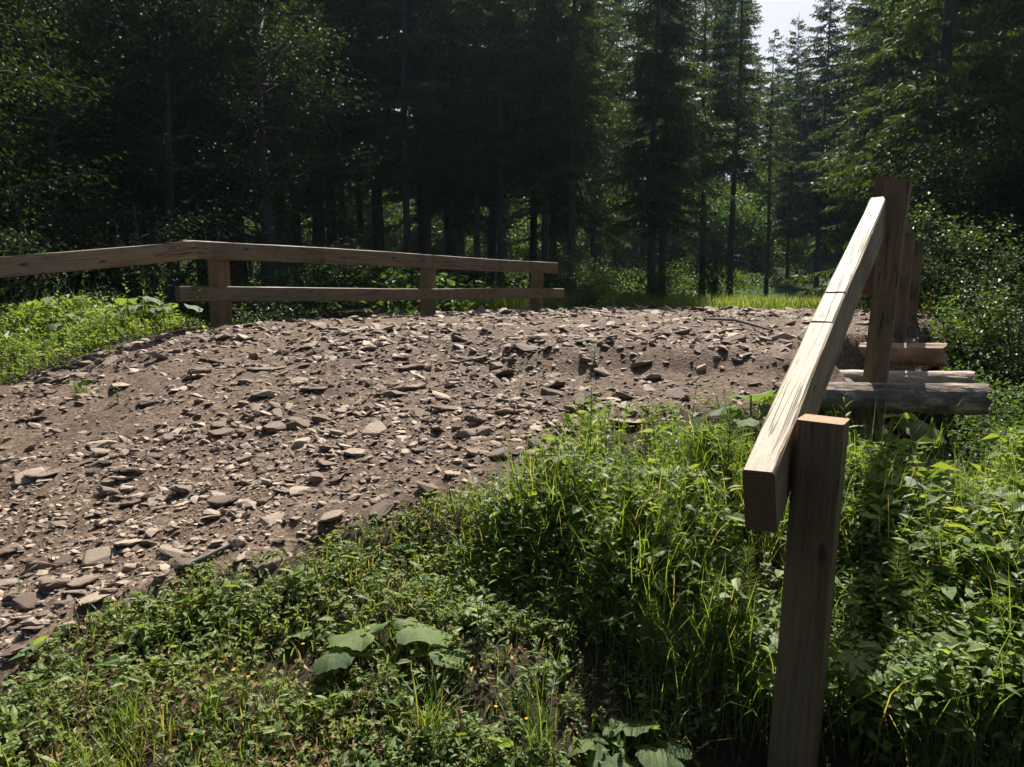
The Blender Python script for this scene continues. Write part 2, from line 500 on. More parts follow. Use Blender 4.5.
def H(x, y):
    x, y = np.asarray(x, float), np.asarray(y, float)
    s, t = st(x, y)
    e = edge(s, t)
    z = road_base(s, t)
    te = t_right(s)
    q = -np.minimum(e, te - t + .6) - .3
    drop = .2 * np.log1p(np.exp(np.clip(q * 4, -30, 30))) / 4 * sst(-.3, 2.0, s) * (1 - sst(9, 11, s))
    drop = drop + .16 * np.clip(t - .2, 0, 4) * sst(.5, 2.0, s) * (1 - sst(9, 11, s))
    drop = drop + .2 * sst(-1.15, -.35, t) * sst(1.0, 1.9, s) * (1 - sst(3.0, 4.2, s))
    drop = drop + .5 * sst(-1.0, -.15, t) * sst(2.9, 4.4, s) * (1 - sst(9, 11, s))
    ql = t_left(s) - t - .4
    drop = drop + .12 * np.clip(ql, 0, 6) * sst(-1, 1, s) * (1 - sst(4, 5, s))
    z = z - np.where(t > -3, drop, 0) - np.where(t < -5, drop * (t < -5) * 0 + .06 * np.clip(ql, 0, 6) * (1 - sst(4, 5, s)), 0)
    ch = sst(5.0, 6.0, s + .5 * vnoise(t * .7, s * 0, 31)) * (1 - sst(8.3, 9.8, s + .6 * vnoise(t * .6, s * 0, 33)))
    z = z * (1 - ch) + (.02 + .05 * fbm(x * 1.5, y * 1.5, 9)) * ch
    inside = sst(0, .25, e) * (1 - ch)
    z = z - .1 * inside - .5 * inside * 0
    z = z + (1 - inside) * gnoise(x, y) + (1 - inside) * sst(.1, .8, -e) * (.06 * fbm(x * .9, y * .9, 3) + .03 * fbm(x * 4, y * 4, 4))
    far = np.hypot(x, y)
    z = z + 6.5 * sst(33, 62, y) + sst(20, 120, far) * 5.0 * (.6 + fbm(x * .02, y * .02, 12))
    return z

def axis(lo, hi, fine, far0, far1):
    a = list(np.arange(lo, hi, fine))
    s, v, up = fine, hi, []
    while v < far1:
        up.append(v); s *= 1.16; v += s
    up.append(far1)
    s, v, dn = fine, lo, []
    while v > far0:
        s *= 1.16; v -= s; dn.append(max(v, far0))
    return np.array(dn[::-1] + a + up)
gx, gy = axis(-8, 8, .08, -110, 110), axis(.6, 14, .08, -40, 140)
X, Y = np.meshgrid(gx, gy)
V = np.stack([X, Y, H(X, Y)], -1).reshape(-1, 3)
nx, ny = len(gx), len(gy)
i = (np.arange(ny - 1)[:, None] * nx + np.arange(nx - 1)).ravel()
ground = obj('ground', mesh('ground', V, [np.stack([i, i + 1, i + nx + 1, i + nx], 1)], [M['ground']], smooth=True))
tag(ground, kind='structure')

def road_z(s, t):
    e = edge(s, t)
    x, y = xy(s, t)
    z = road_base(s, t) + .012 + gnoise(x, y) + .016 * fbm(x * 16, y * 16, 47, 2)
    deck = sst(4.6, 5.0, s) * (1 - sst(9.4, 10, s))
    z = z - (.07 + .3 * deck) * (1 - sst(-.2, .06, e))
    return z
ss, tt = np.arange(-.6, 15.5, .036), np.arange(-9.6, -.1, .036)
S, T = np.meshgrid(ss, tt)
RX, RY = xy(S, T)
E = edge(S, T)
RZ = road_z(S, T)
ns = len(ss)
i = (np.arange(len(tt) - 1)[:, None] * ns + np.arange(ns - 1))
keep = (np.maximum.reduce([E[:-1, :-1], E[1:, :-1], E[:-1, 1:], E[1:, 1:]]) > -.2)
VR = np.stack([RX, RY, RZ], -1).reshape(-1, 3)
vis = seen(VR, 120, 120).reshape(S.shape)
keep &= vis[:-1, :-1]
i = i[keep]
Fq = np.stack([i, i + ns, i + ns + 1, i + 1], 1)[:, ::-1]
used = np.unique(Fq); rm = np.full(len(VR), -1); rm[used] = np.arange(len(used))
road = obj('gravel_road', mesh('gravel_road', VR[used], [rm[Fq]], [M['road']], smooth=True))
tag(road, kind='structure')

sw = xy(np.array([4.0, 10.0, 10.0, 4.0]), np.array([-.4, -.4, 14., 14.]))
stream = obj('stream', mesh('stream', np.stack([sw[0], sw[1], np.full(4, .035)], 1), [np.array([[0, 3, 2, 1]])], [M['water']]))
tag(stream, kind='structure')

def ray_ground(px, py):
    """where a pixel's sight line meets the road or the ground"""
    d = np.arange(.8, 40, .01)
    u, v = (px - CX) / F, (CY - py) / F
    k = d / (math.cos(PITCH) + v * math.sin(PITCH))
    x, y, z = u * k, d, 1.5 + (-math.sin(PITCH) + v * math.cos(PITCH)) * k
    s, t = st(x, y)
    g = np.where(edge(s, t) > 0, road_z(s, t), H(x, y))
    h = np.nonzero(z <= g)[0]
    j = h[0] if len(h) else len(d) - 1
    return np.array([x[j], y[j], g[j]])
def surf(x, y):
    s, t = st(np.asarray(x, float), np.asarray(y, float))
    return np.where(edge(s, t) > 0, road_z(s, t), H(x, y))

# ------------------------------------------------------------------ timber railings
def beam_mesh(name, L, w, h, mat, endmat, seed, notches=(), taper=0.0, warp=.006):
    """chamfered timber along +X, width in Y, height in Z, centred on Y and Z"""
    r = np.random.default_rng(seed)
    xs = sorted(set([0, L] + list(np.linspace(0, L, max(4, int(L / .25)))[1:-1]) + [q + e for q in notches for e in (-.008, -.004, .004, .008)]))
    c = .007
    V, mi = [], []
    ph = r.uniform(0, 6, 4)
    for x in xs:
        k = 1 - taper * x / L
        a, b = w / 2 * k, h / 2 * k
        oy, oz = warp * math.sin(x * 1.7 + ph[0]), warp * math.sin(x * 1.3 + ph[1])
        top = -.004 if any(abs(x - q) < .006 for q in notches) else 0
        pr = [(-a + c, -b), (a - c, -b), (a, -b + c), (a, b - c + top), (a - c, b + top), (-a + c, b + top), (-a, b - c + top), (-a, -b + c)]
        for (y, z) in pr:
            V.append((x + r.normal(0, .0015) * (0 < x < L) * 0, y + oy + r.normal(0, .0012), z + oz + r.normal(0, .0012)))
    Q = [(k * 8 + j, k * 8 + (j + 1) % 8, (k + 1) * 8 + (j + 1) % 8, (k + 1) * 8 + j) for k in range(len(xs) - 1) for j in range(8)]
    n = len(xs) - 1
    caps = [list(range(7, -1, -1)), [n * 8 + j for j in range(8)]]
    return mesh(name, V, [np.array(Q), np.array(caps)], [mat, endmat], [0] * len(Q) + [1, 1])

def frame(p0, p1, up):
    x = Vector(p1) - Vector(p0); L = x.length; x.normalize()
    z = Vector(up); z = (z - x * z.dot(x)).normalized()
    y = z.cross(x)
    return Matrix(((x.x, y.x, z.x, p0[0]), (x.y, y.y, z.y, p0[1]), (x.z, y.z, z.z, p0[2]), (0, 0, 0, 1))), L

_bs = [100]
def beam(name, parent, p0, p1, w, h, mat='wood', end='end', up=(0, 0, 1), notches=(), taper=0.0):
    _bs[0] += 1
    mtx, L = frame(p0, p1, up)
    o = obj(name, beam_mesh(name, L, w, h, M[mat], M[end], _bs[0], notches, taper), parent)
    o.matrix_world = mtx if parent is None else parent.matrix_world.inverted() @ mtx
    return o

def bolt(parent, p, nrm):
    V, f = tube([np.array(p), np.array(p) + np.array(nrm) * .012], [.016, .014], 6)
    V = np.vstack([V, [np.array(p) + np.array(nrm) * .013]])
    tri = np.array([[6 + j, 6 + (j + 1) % 6, 12] for j in range(6)])
    return V, f + [tri]

n3 = np.array([BN[0], BN[1], 0.0]); b3 = np.array([BD[0], BD[1], 0.0])
def railing(label):
    r = empty('wooden_railing')
    tag(r, label, 'railing', 'timber railings on both sides of the bridge')
    return r
R = railing('heavy timber railing on the right with a sunlit rail sloping up to a tall post')
a, c = P(758.5, 503, 2.0), P(877.5, 214, 4.3)
NOTCH = []
for py_ in (321, 291):                     # shallow grooves across the rail's top
    us = np.linspace(0, 1, 400); pts_ = a + (c - a) * us[:, None] + np.array([0, 0, .09])
    NOTCH.append(float(us[np.argmin(np.abs(project(pts_)[1] - py_))] * np.linalg.norm(c - a)))
beam('rail', R, a, c, .083, .19, 'wood', 'end_dark', notches=NOTCH)
ax = (c - a) / np.linalg.norm(c - a); axh = norm(np.array([ax[0], ax[1], 0])); nh = np.array([axh[1], -axh[0], 0])
def post(px_top, d, z_top, z_bot, w, lean, mat, upv=None, dep=None):
    top = np.array([(px_top - CX) / F * d, d, z_top])
    dd, _, _ = project(top); top[0] += (px_top - dd) / F * d
    bot = np.array([top[0] + lean[0], top[1] + lean[1], z_bot])
    return bot, top
pz = P(825, 419, 2.14)[2]
bt, tp = post(825, 2.14, pz, -.3, .15, (-.075, .0), 'wood')
beam('post', R, bt, tp, .12, .148, 'wood_shaded', 'end', up=tuple(axh))
tz = P(899, 181, 4.25)[2]
bt, tp = post(900.5, 4.25, tz, .4, .15, (-.125, .0), 'wood')
beam('post', R, bt, tp, .118, .125, 'wood_warm', 'end', up=tuple(b3))
beam('rail', R, P(881, 192.5, 4.42), P(913, 250, 8.9), .085, .185, 'wood_shaded', 'end_dark')
beam('rail', R, P(870, 280, 4.5), P(908, 292, 8.9), .085, .175, 'wood_shaded', 'end_dark')
bt, tp = post(904, 6.4, 2.0, .8, .15, (-.03, 0), 'wood')
beam('post', R, bt, tp, .14, .14, 'wood_warm', 'end', up=tuple(b3))
bt, tp = post(916.5, 8.4, 2.07, .8, .15, (-.03, 0), 'wood')
beam('post', R, bt, tp, .14, .15, 'wood_warm', 'end', up=tuple(b3))

Lr = railing('timber railing on the left with one rail, then two rails, against the dark forest')
k0, k1 = P(0, 267, 6.55), P(196, 249.5, 7.45)
beam('rail', Lr, k1, k1 + (k0 - k1) * 1.9, .09, .172, 'wood', 'end')
beam('rail', Lr, P(181, 248.5, 7.5), P(431, 261.5, 10.3), .085, .172, 'wood_mid', 'end')
beam('rail', Lr, P(431.5, 261.5, 10.3), P(556, 268.2, 12.75), .085, .172, 'wood_mid', 'end')
beam('rail', Lr, P(178, 294.5, 7.5), P(431, 294, 10.3), .085, .15, 'wood_mid', 'end_dark')
beam('rail', Lr, P(431.5, 294, 10.3), P(562, 293.2, 12.85), .085, .15, 'wood_mid', 'end')
for (px, d, zt, mt) in ((217, 7.92, 2.02, 'wood_warm'), (427.5, 10.4, 1.98, 'wood_mid'), (537.5, 12.55, 1.98, 'wood_mid')):
    bt, tp = post(px, d, zt, .85, .16, (0, 0), mt)
    beam('post', Lr, bt, tp, .15, .16, mt, 'end', up=tuple(b3))
bt, tp = post(-75, 6.35, 1.85, .4, .15, (0, 0), 'wood')
beam('post', Lr, bt, tp, .15, .15, 'wood', 'end', up=tuple(b3))

# ------------------------------------------------------------------ log bridge deck
def log_mesh(L, r0, r1, bark, seed, sides=22):
    r = np.random.default_rng(seed)
    xs = np.linspace(0, L, 15)
    th = np.arange(sides) * 2 * math.pi / sides
    V = []
    prof = 1 + .04 * np.sin(np.arange(sides) * 6.283 / sides * 2 + seed) + .025 * r.normal(size=sides)
    for k, x in enumerate(xs):
        rad = (r0 + (r1 - r0) * x / L) * prof * (1 + .025 * r.normal(size=sides))
        oy, oz = .012 * math.sin(x * 2 + seed), .012 * math.cos(x * 1.7 + seed)
        V += [(x + .01 * r.normal(), rad[j] * math.cos(th[j]) + oy, rad[j] * math.sin(th[j]) + oz) for j in range(sides)]
    n = len(xs) - 1
    V.append((-.004, 0, 0)); V.append((L + .004, 0, 0))
    Q = [(k * sides + j, (k * sides + (j + 1) % sides), (k + 1) * sides + (j + 1) % sides, (k + 1) * sides + j) for k in range(n) for j in range(sides)]
    T = [((j + 1) % sides, j, len(V) - 2) for j in range(sides)] + [(n * sides + j, n * sides + (j + 1) % sides, len(V) - 1) for j in range(sides)]
    return mesh('log', V, [np.array(T), np.array(Q)], [bark, M['end']], [1] * len(T) + [0] * len(Q))
bridge = empty('log_bridge', (*xy(7.0, -3.5), 1.0))
tag(bridge, 'bridge deck of round logs whose sawn ends stick out beside the right railing', 'bridge')
def log(p0, p1, r0, r1, bark, seed):
    mtx, L = frame(p0, p1, (0, 0, 1))
    o = obj('log', log_mesh(L, r0, r1, M[bark], seed), bridge)
    o.matrix_world = Matrix.Translation(bridge.location).inverted() @ mtx
    return o
log(P(775, 397, 4.2), P(985, 397, 3.98), .076, .084, 'logbark', 1)
log(P(768, 374, 5.15), P(970, 379, 4.9), .045, .06, 'birch', 2)
log(P(835, 350, 5.75), P(945, 354, 5.35), .075, .084, 'peeled', 3)
for k, s0 in enumerate(np.arange(6.9, 9.3, .42)):
    x0, y0 = xy(s0, -1.6); x1, y1 = xy(s0, -.52 + .03 * (k % 3))
    log((x0, y0, 1.04), (x1, y1, 1.02), .085, .09, 'logbark', 10 + k)
# long bearers under the deck
for k, t0 in enumerate((-.75, -3.2, -6.0)):
    x0, y0 = xy(4.6, t0); x1, y1 = xy(10.0, t0)
    log((x0, y0, .8), (x1, y1, .8), .16, .15, 'logbark', 30 + k)

# ------------------------------------------------------------------ stones
def rock(seed, n=20, flat=.45, subdiv=False):
    r = np.random.default_rng(seed)
    p = norm(r.normal(size=(n, 3))) * r.uniform(.8, 1.0, (n, 1))
    p[:, 0] *= r.uniform(.9, 1.25); p[:, 1] *= r.uniform(.7, 1.0); p[:, 2] *= flat * r.uniform(.7, 1.2)
    p[:, 2] = np.clip(p[:, 2] + r.uniform(-.12, .12) * p[:, 0], -.3 * flat * 1.6, flat * r.uniform(.4, .7))
    bm = bmesh.new()
    for q in p: bm.verts.new(q)
    bmesh.ops.convex_hull(bm, input=bm.verts)
    for v in [v for v in bm.verts if not v.link_faces]: bm.verts.remove(v)
    bmesh.ops.dissolve_limit(bm, angle_limit=.12, verts=bm.verts, edges=bm.edges)
    if subdiv:
        bmesh.ops.bevel(bm, geom=bm.edges[:], offset=.09, segments=2, profile=.6, affect='EDGES')
        for v in bm.verts:
            v.co += Vector(r.normal(size=3)) * .012
    bmesh.ops.triangulate(bm, faces=bm.faces)
    bm.verts.ensure_lookup_table()
    V = np.array([v.co[:] for v in bm.verts]); Fc = np.array([[v.index for v in f.verts] for f in bm.faces])
    bm.free()
    return V, Fc
rocks = [rock(50 + k, 16, f) for k, f in enumerate([.5, .65, .42, .75, .55, .85, .4, .6, .5, .58])]
rocks_hi = [rock(80 + k, 16, f, True) for k, f in enumerate([.4, .55, .32, .5, .7, .36])]
rock_me = [mesh('stone', V, [Fc], [M['stone']]) for V, Fc in rocks_hi]
rock_me_s = [mesh('stone_small', V, [Fc], [M['stone']]) for V, Fc in rocks]

hero = [  # px, py, width px, rock, squash, turn, label
    (225, 497, 44, 1, 1.0, .3, 'thick wedge-shaped boulder stone propped on smaller stones mid-road'),
    (86, 577, 44, 1, .8, .1, 'rounded grey-brown stone beside the darker stone at the left edge'),
    (12, 580, 42, 3, 1.0, .5, 'dark rounded stone cut off by the left edge of the picture'),
    (420, 445, 30, 3, .8, 1.0, 'pale block-shaped stone alone in the middle of the road'),
    (228, 356, 36, 2, .8, .2, 'pale triangular slab at the crest near the left railing post'),
    (272, 364, 54, 2, .45, .1, 'long thin flat slab on the crest by the left railing'),
    (632, 417, 46, 2, .6, 0.1, 'broad flat pale stone just behind the weeds at the verge'),
    (565, 384, 24, 1, .7, .4, 'pale stone on the road directly below the railing end'),
    (40, 640, 40, 2, .8, .4, 'flat pinkish slab at the lower left road edge'),
    (268, 453, 38, 0, .6, .2, 'flat pale wedge stone in the middle left of the road'),
    (184, 480, 26, 4, .8, .7, 'dark upright stone behind the propped boulder stone'),
    (468, 516, 30, 4, .8, .2, 'brown cube-like stone at the grassy edge of the road'),
    (318, 384, 34, 2, .7, .6, 'flat slab left of the road centre, below the left railing lower rail'),
    (150, 398, 36, 0, .7, .3, 'flat slab on the road close to the left grass patch'),
    (345, 406, 34, 1, .7, 1.2, 'blocky stone at the left of the road centre'),
    (100, 440, 38, 0, .8, .5, 'broad slab in the left part of the road'),
    (45, 470, 40, 2, .8, .2, 'flat slab near the left picture edge halfway up the road'),
    (300, 486, 36, 3, .7, .9, 'brown blocky stone right of the propped boulder stone'),
    (716, 352, 12, 4, 1.2, .3, 'dark stone lodged in the washed-out step of the road'),
]
for px, py, w, k, sq, rz, lab in hero:
    q = ray_ground(px, py + 6)
    sc = w / F * q[1] / 2.1
    o = obj('stone', rock_me[k], None, (q[0], q[1], q[2] + sc * .06), (rng.uniform(-.12, .12), rng.uniform(-.12, .12), rz), (sc, sc, sc * sq))
    tag(o, lab, 'stone', 'larger stones lying loose on the gravel road')

# scatter positions on the road
def road_points(n):
    px = rng.uniform(-40, 1064, n * 2); y = 1.5 * (16.5 / 1.5) ** rng.uniform(0, 1, n * 2)
    x = (px - CX) / F * y
    s, t = st(x, y)
    z = surf(x, y)
    ok = (edge(s, t) > -.03 - .3 * rng.uniform(0, 1, n * 2) ** 2) & (s < 15)
    s, t, x, y, z = s[ok], t[ok], x[ok], y[ok], z[ok]
    return s[:n], t[:n], x[:n], y[:n], z[:n]
# density: stony left and centre, finer towards the deck
s, t, x, y, z = road_points(64000)
dens = .47 + 1.5 * fbm(x * .75, y * .75, 61, 3) + .22 * (t < -3.4) + .18 * (s < 3.4) - .25 * sst(4.5, 7, s)
ok = rng.uniform(size=len(x)) < np.clip(dens, .12, 1)
s, t, x, y, z = s[ok], t[ok], x[ok], y[ok], z[ok]
size = (.0035 + .0022 * y) * np.exp(rng.normal(-.3, .72, len(x)))
big = np.argsort(-(size / y))
sizes_big = (6.5 + 14 * np.linspace(1, 0, 300) ** 1.8) * rng.uniform(.8, 1.2, 300) / F * y[big[:300]] / .62
sizes_big = np.clip(sizes_big, .02, .17)
for k in range(300):
    j = big[k]
    sc = sizes_big[k] * .62
    o = obj('stone', rock_me_s[k % 10] if k > 90 else rock_me[k % 6], road, (x[j], y[j], z[j] + sc * .08),
            (rng.normal(0, .16), rng.normal(0, .16), rng.uniform(0, 6.3)), (sc * rng.uniform(.85, 1.25), sc, sc * rng.uniform(.6, 1.1)))
rest = big[300:]
parts = []
for k in range(10):
    V, Fc = rocks[k]
    jj = rest[k::10]
    n = len(jj)
    a = rng.uniform(0, 6.3, n); sc = size[jj]; ti = rng.normal(0, .25, (n, 2))
    ca, sa = np.cos(a), np.sin(a)
    v = V[None] * sc[:, None, None] * np.stack([rng.uniform(.8, 1.3, n), np.ones(n), rng.uniform(.6, 1.2, n)], 1)[:, None, :]
    vz = v[..., 2] + v[..., 0] * ti[:, :1] + v[..., 1] * ti[:, 1:]
    vx = v[..., 0] * ca[:, None] - v[..., 1] * sa[:, None]; vy = v[..., 0] * sa[:, None] + v[..., 1] * ca[:, None]
    W = np.stack([vx + x[jj][:, None], vy + y[jj][:, None], vz + (z[jj] + sc * .1)[:, None]], -1)
    parts.append((W.reshape(-1, 3), [(Fc[None] + (np.arange(n) * len(V))[:, None, None]).reshape(-1, 3)]))
V, fs = join(parts)
tag(obj('loose_gravel', mesh('loose_gravel', V, fs, [M['stone']]), road), kind='stuff')

# weathered stick on the verge
V, f = tube([ray_ground(183, 574) + [0, 0, .012], ray_ground(205, 562) + [0, 0, .016], ray_ground(231, 548) + [0, 0, .012]], [.010, .011, .006], 6)
tag(obj('fallen_stick', mesh('fallen_stick', V, f, [M['dead']], smooth=True)), 'pale broken stick lying where the gravel meets the grass', 'stick')
V, f = tube([ray_ground(695, 320) + [0, 0, .02], ray_ground(735, 326) + [0, 0, .05], ray_ground(772, 333) + [0, 0, .02]], [.012, .014, .007], 6)
tag(obj('fallen_stick', mesh('fallen_stick', V, f, [M['bark']], smooth=True)), 'dark bent stick lying on the far gravel near the sloping rail', 'stick')
# stream stones
for k, (px, py, d, w, lab) in enumerate([(1000, 478, 5.6, .30, 'pale stone in the stream bed at the right edge'), (965, 486, 5.4, .16, 'small stone in the stream bed left of the pale one'),
                                          (1016, 452, 6.2, .26, 'grey stone at the far side of the stream bed')]):
    q = P(px, py, d); q[2] = max(H(q[0], q[1]), .02)
    tag(obj('stream_stone', rock_me[k + 1], None, q + [0, 0, .03], (0, 0, k * 1.1), w * .55), lab, 'stone', 'stones in the stream bed')

# ------------------------------------------------------------------ ground vegetation (uncountable)
def verge_points(n, y1=8.6):
    """spread evenly over the view: thick close by, thinner far off"""
    px = rng.uniform(-80, 1104, n); y = 1.25 * (y1 / 1.25) ** rng.uniform(0, 1, n)
    x = (px - CX) / F * y
    s, t = st(x, y)
    z = H(x, y)
    e = edge(s, t)
    ok = (e < .14 * rng.uniform(-1, 1, n)) & (rng.uniform(size=n) < .3 + .7 * sst(-.05, .35, -e + .5 * fbm(x * 3, y * 3, 131, 2))) & ((fbm(x * 2.1 + 3, y * 2.1, 120, 2) < .15) | (rng.uniform(size=n) < .3)) & seen(np.stack([x, y, z], 1), 80, 200) & (z > .08) & (t < 3.5) & ((s < 4.5) | (t > .15) & (s < 6.5) | (t < -5) & (s < 5.6) | (t > -.2) & (s > 5.6) & (z > .3)) 
    return x[ok], y[ok], z[ok], s[ok], t[ok], e[ok]

def vheight(x, y, s, t, e):
    """how tall the verge grows, in metres"""
    right = t > -4
    tall = sst(-1.95, -1.35, t) * sst(2.0, 2.7, s) + .8 * sst(.25, .6, x) * sst(.5, .9, s)
    nearpost = np.exp(-((x - .72) ** 2 + (y - 1.85) ** 2) / .12)
    h = .08 + (.16 + .22 * fbm(x * 2.4, y * 2.4, 171, 2)) * np.clip(tall, 0, 1) * sst(1.7, 2.6, s) + .07 * np.clip(tall, 0, 1) + .08 * sst(-.6, -.1, t)
    h = h * (1 - .6 * nearpost)
    h = np.where(right, h, .10 + .22 * sst(.2, 1.2, -e))
    h = h * (1 + .9 * fbm(x * 1.6, y * 1.6, 71, 2)) * (.45 + .55 * sst(.0, .25, -e))
    h = np.where(right, h * (1 - .62 * sst(2.9, 3.7, s) * (1 - sst(-.75, -.3, t))), h)
    return np.clip(h, .03, .6)

verge = []
# grass
x, y, z, s, t, e = verge_points(190000)
h = vheight(x, y, s, t, e)
n = len(x)
kp = rng.uniform(size=n) < np.clip(.35 + 1.0 * fbm(x * 2.2, y * 2.2, 77, 2) + .25 * sst(.15, .3, h), .08, 1) * np.where((t > -.35) | (t < -5), .4, .8)
x, y, z, h = x[kp], y[kp], z[kp], h[kp]; n = len(x)
V, f = blades(np.stack([x, y, z - .01], 1), rng.uniform(0, 6.3, n), h * rng.uniform(.6, 1.5, n), rng.uniform(.0022, .0048, n) * (.6 + .22 * y), np.abs(rng.normal(.15, .18, n)), rng.uniform(.05, .55, n))
print('grass', n)
tag(obj('verge_grass', mesh('verge_grass', V, f, [M['grass']])), 'green grass growing on the verge between road and railing', 'grass', kind='stuff')

# small leafy herbs
x, y, z, s, t, e = verge_points(80000)
h = vheight(x, y, s, t, e) * .85
kp = rng.uniform(size=len(x)) < np.clip(.46 + 1.2 * fbm(x * 1.8 + 5, y * 1.8, 79, 2) + .35 * ((t > -.4) | (t < -5)), .06, 1) * np.where((t < -.9) & (t > -5) & (h < .16), .5, 1)
x, y, z, h = x[kp], y[kp], z[kp], h[kp]; n = len(x)
k = 7
lean = rng.normal(0, .16, (n, 2))
tip = np.stack([x + lean[:, 0] * h, y + lean[:, 1] * h, z + h], 1); base = np.stack([x, y, z - .01], 1)
u = rng.uniform(.2, 1.0, (n, k)); u[:, 0] = 1.0
lp = base[:, None] + (tip - base)[:, None] * u[..., None]
az = rng.uniform(0, 6.3, (n, k)); el = rng.uniform(-.3, .8, (n, k))
d = np.stack([np.cos(az) * np.cos(el), np.sin(az) * np.cos(el), np.sin(el)], -1)
upv = norm(np.array([0, 0, 1.0]) + rng.normal(0, .35, (n, k, 3)))
Lf = (.02 * np.exp(rng.normal(0, .45, (n, 1))) * rng.uniform(.7, 1.2, (n, k)) * (1 + .9 * sst(.12, .35, h))[:, None] * (.75 + .1 * y)[:, None])
Wf = Lf * rng.uniform(.28, .62, (n, 1))
nr_ = np.repeat(y < 3.1, k)
A_ = [q.reshape(-1, 3) for q in (lp, d, upv)] + [Lf.ravel(), Wf.ravel()]
a1 = join([leaves6(*[q[nr_] for q in A_]), leaves(*[q[~nr_] for q in A_])])
a2 = strip(base, tip, .004)
V, f = join([a1, a2])
print('herb leaves', n * k)
tag(obj('verge_herbs', mesh('verge_herbs', V, f, [M['herb']])), 'low mixed leafy herbs covering the verge', 'ground cover', kind='stuff')

# clover mat, round leaves in threes
x, y, z, s, t, e = verge_points(30000)
h = vheight(x, y, s, t, e)
kp = ((h < .2) | (rng.uniform(size=len(x)) < .3)) & (rng.uniform(size=len(x)) < .55 + 1.2 * fbm(x * 1.1, y * 1.1, 140, 2))
x, y, z, h = x[kp], y[kp], z[kp], h[kp]; n = len(x)
a0 = rng.uniform(0, 6.3, n)
hh = np.minimum(h, .09) * rng.uniform(.3, 1.0, n)
pp = np.stack([x, y, z + hh], 1)
sets = []
for j in range(3):
    az = a0 + j * 2.094
    d = np.stack([np.cos(az), np.sin(az), rng.uniform(-.3, .35, n)], 1)
    sets.append(leaves6(pp, norm(d), norm(np.array([0, 0, 1.0]) + rng.normal(0, .3, (n, 3))), rng.uniform(.010, .019, n) * (.75 + .1 * y), rng.uniform(.009, .015, n) * (.75 + .1 * y), .12, .15))
V, f = join(sets)
print('clover', n * 3)
tag(obj('clover_mat', mesh('clover_mat', V, f, [M['clover']])), 'clover and creeping leaves hugging the ground by the road', 'ground cover', kind='stuff')

# dry litter
x, y, z, s, t, e = verge_points(30000)
n = len(x)
az = rng.uniform(0, 6.3, n); d = np.stack([np.cos(az), np.sin(az), rng.normal(0, .2, n)], 1)
V, f = leaves(np.stack([x, y, z + rng.uniform(.005, .05, n)], 1), norm(d), norm(np.array([0, 0, 1.0]) + rng.normal(0, .5, (n, 3))), rng.uniform(.015, .06, n), rng.uniform(.004, .018, n))
tag(obj('dry_litter', mesh('dry_litter', V, f, [M['dry']])), 'brown dead leaves and stalks among the verge plants', 'litter', kind='stuff')

# bright grass strip beyond the deck and grass on the road's far side
n = 60000
s_, t_ = rng.uniform(11.5, 19, n), rng.uniform(-8, 1.5, n)
x, y = xy(s_, t_)
e = edge(s_, t_)
z = H(x, y)
ok = ((e < 0) | (s_ > 15.2)) & seen(np.stack([x, y, z], 1)) & (rng.uniform(size=n) < .55 + vnoise(x * .8, y * .8, 90))
x, y, z = x[ok], y[ok], z[ok]; n = len(x)
V, f = blades(np.stack([x, y, z - .01], 1), rng.uniform(0, 6.3, n), rng.uniform(.2, .5, n), rng.uniform(.010, .02, n), np.abs(rng.normal(.1, .2, n)), rng.uniform(.05, .5, n))
tag(obj('clearing_grass', mesh('clearing_grass', V, f, [M['grass']])), 'bright sunlit grass at the forest edge beyond the bridge', 'grass', kind='stuff')

# forest undergrowth
n = 72000
x, y = rng.uniform(-26, 22, n), 10.5 + 37 * rng.uniform(0, 1, n)
s_, t_ = st(x, y)
z = H(x, y)
e = edge(s_, t_)
hmax = np.clip(.35 + .9 * (.5 + fbm(x * .35, y * .35, 93)), .1, 1.6)
ok = (e < -.25) & (np.where((t_ > -7) & (t_ < 1), s_ > 16.5, True)) & seen(np.stack([x, y, z + .5], 1), 40, 40)
x, y, z, hmax = x[ok], y[ok], z[ok], hmax[ok]; n = len(x)
k = 2
az = rng.uniform(0, 6.3, n * k); el = rng.uniform(-.5, .8, n * k)
pp = np.repeat(np.stack([x, y, z], 1), k, 0) + np.stack([rng.normal(0, .08, n * k), rng.normal(0, .08, n * k), np.repeat(hmax, k) * rng.uniform(.05, 1, n * k)], 1)
d = np.stack([np.cos(az) * np.cos(el), np.sin(az) * np.cos(el), np.sin(el)], 1)
V, f = leaves(pp, d, norm(np.array([0, 0, 1.0]) + rng.normal(0, .6, (n * k, 3))), rng.uniform(.07, .17, n * k), rng.uniform(.04, .09, n * k))
tag(obj('forest_undergrowth', mesh('forest_undergrowth', V, f, [M['under']])), 'leafy undergrowth covering the forest floor', 'undergrowth', kind='stuff')

# ------------------------------------------------------------------ single plants in the verge
def copy_tree(o, parent=None):
    c = o.copy(); COL.objects.link(c); c.parent = parent
    for ch in list(o.children): copy_tree(ch, c)
    return c

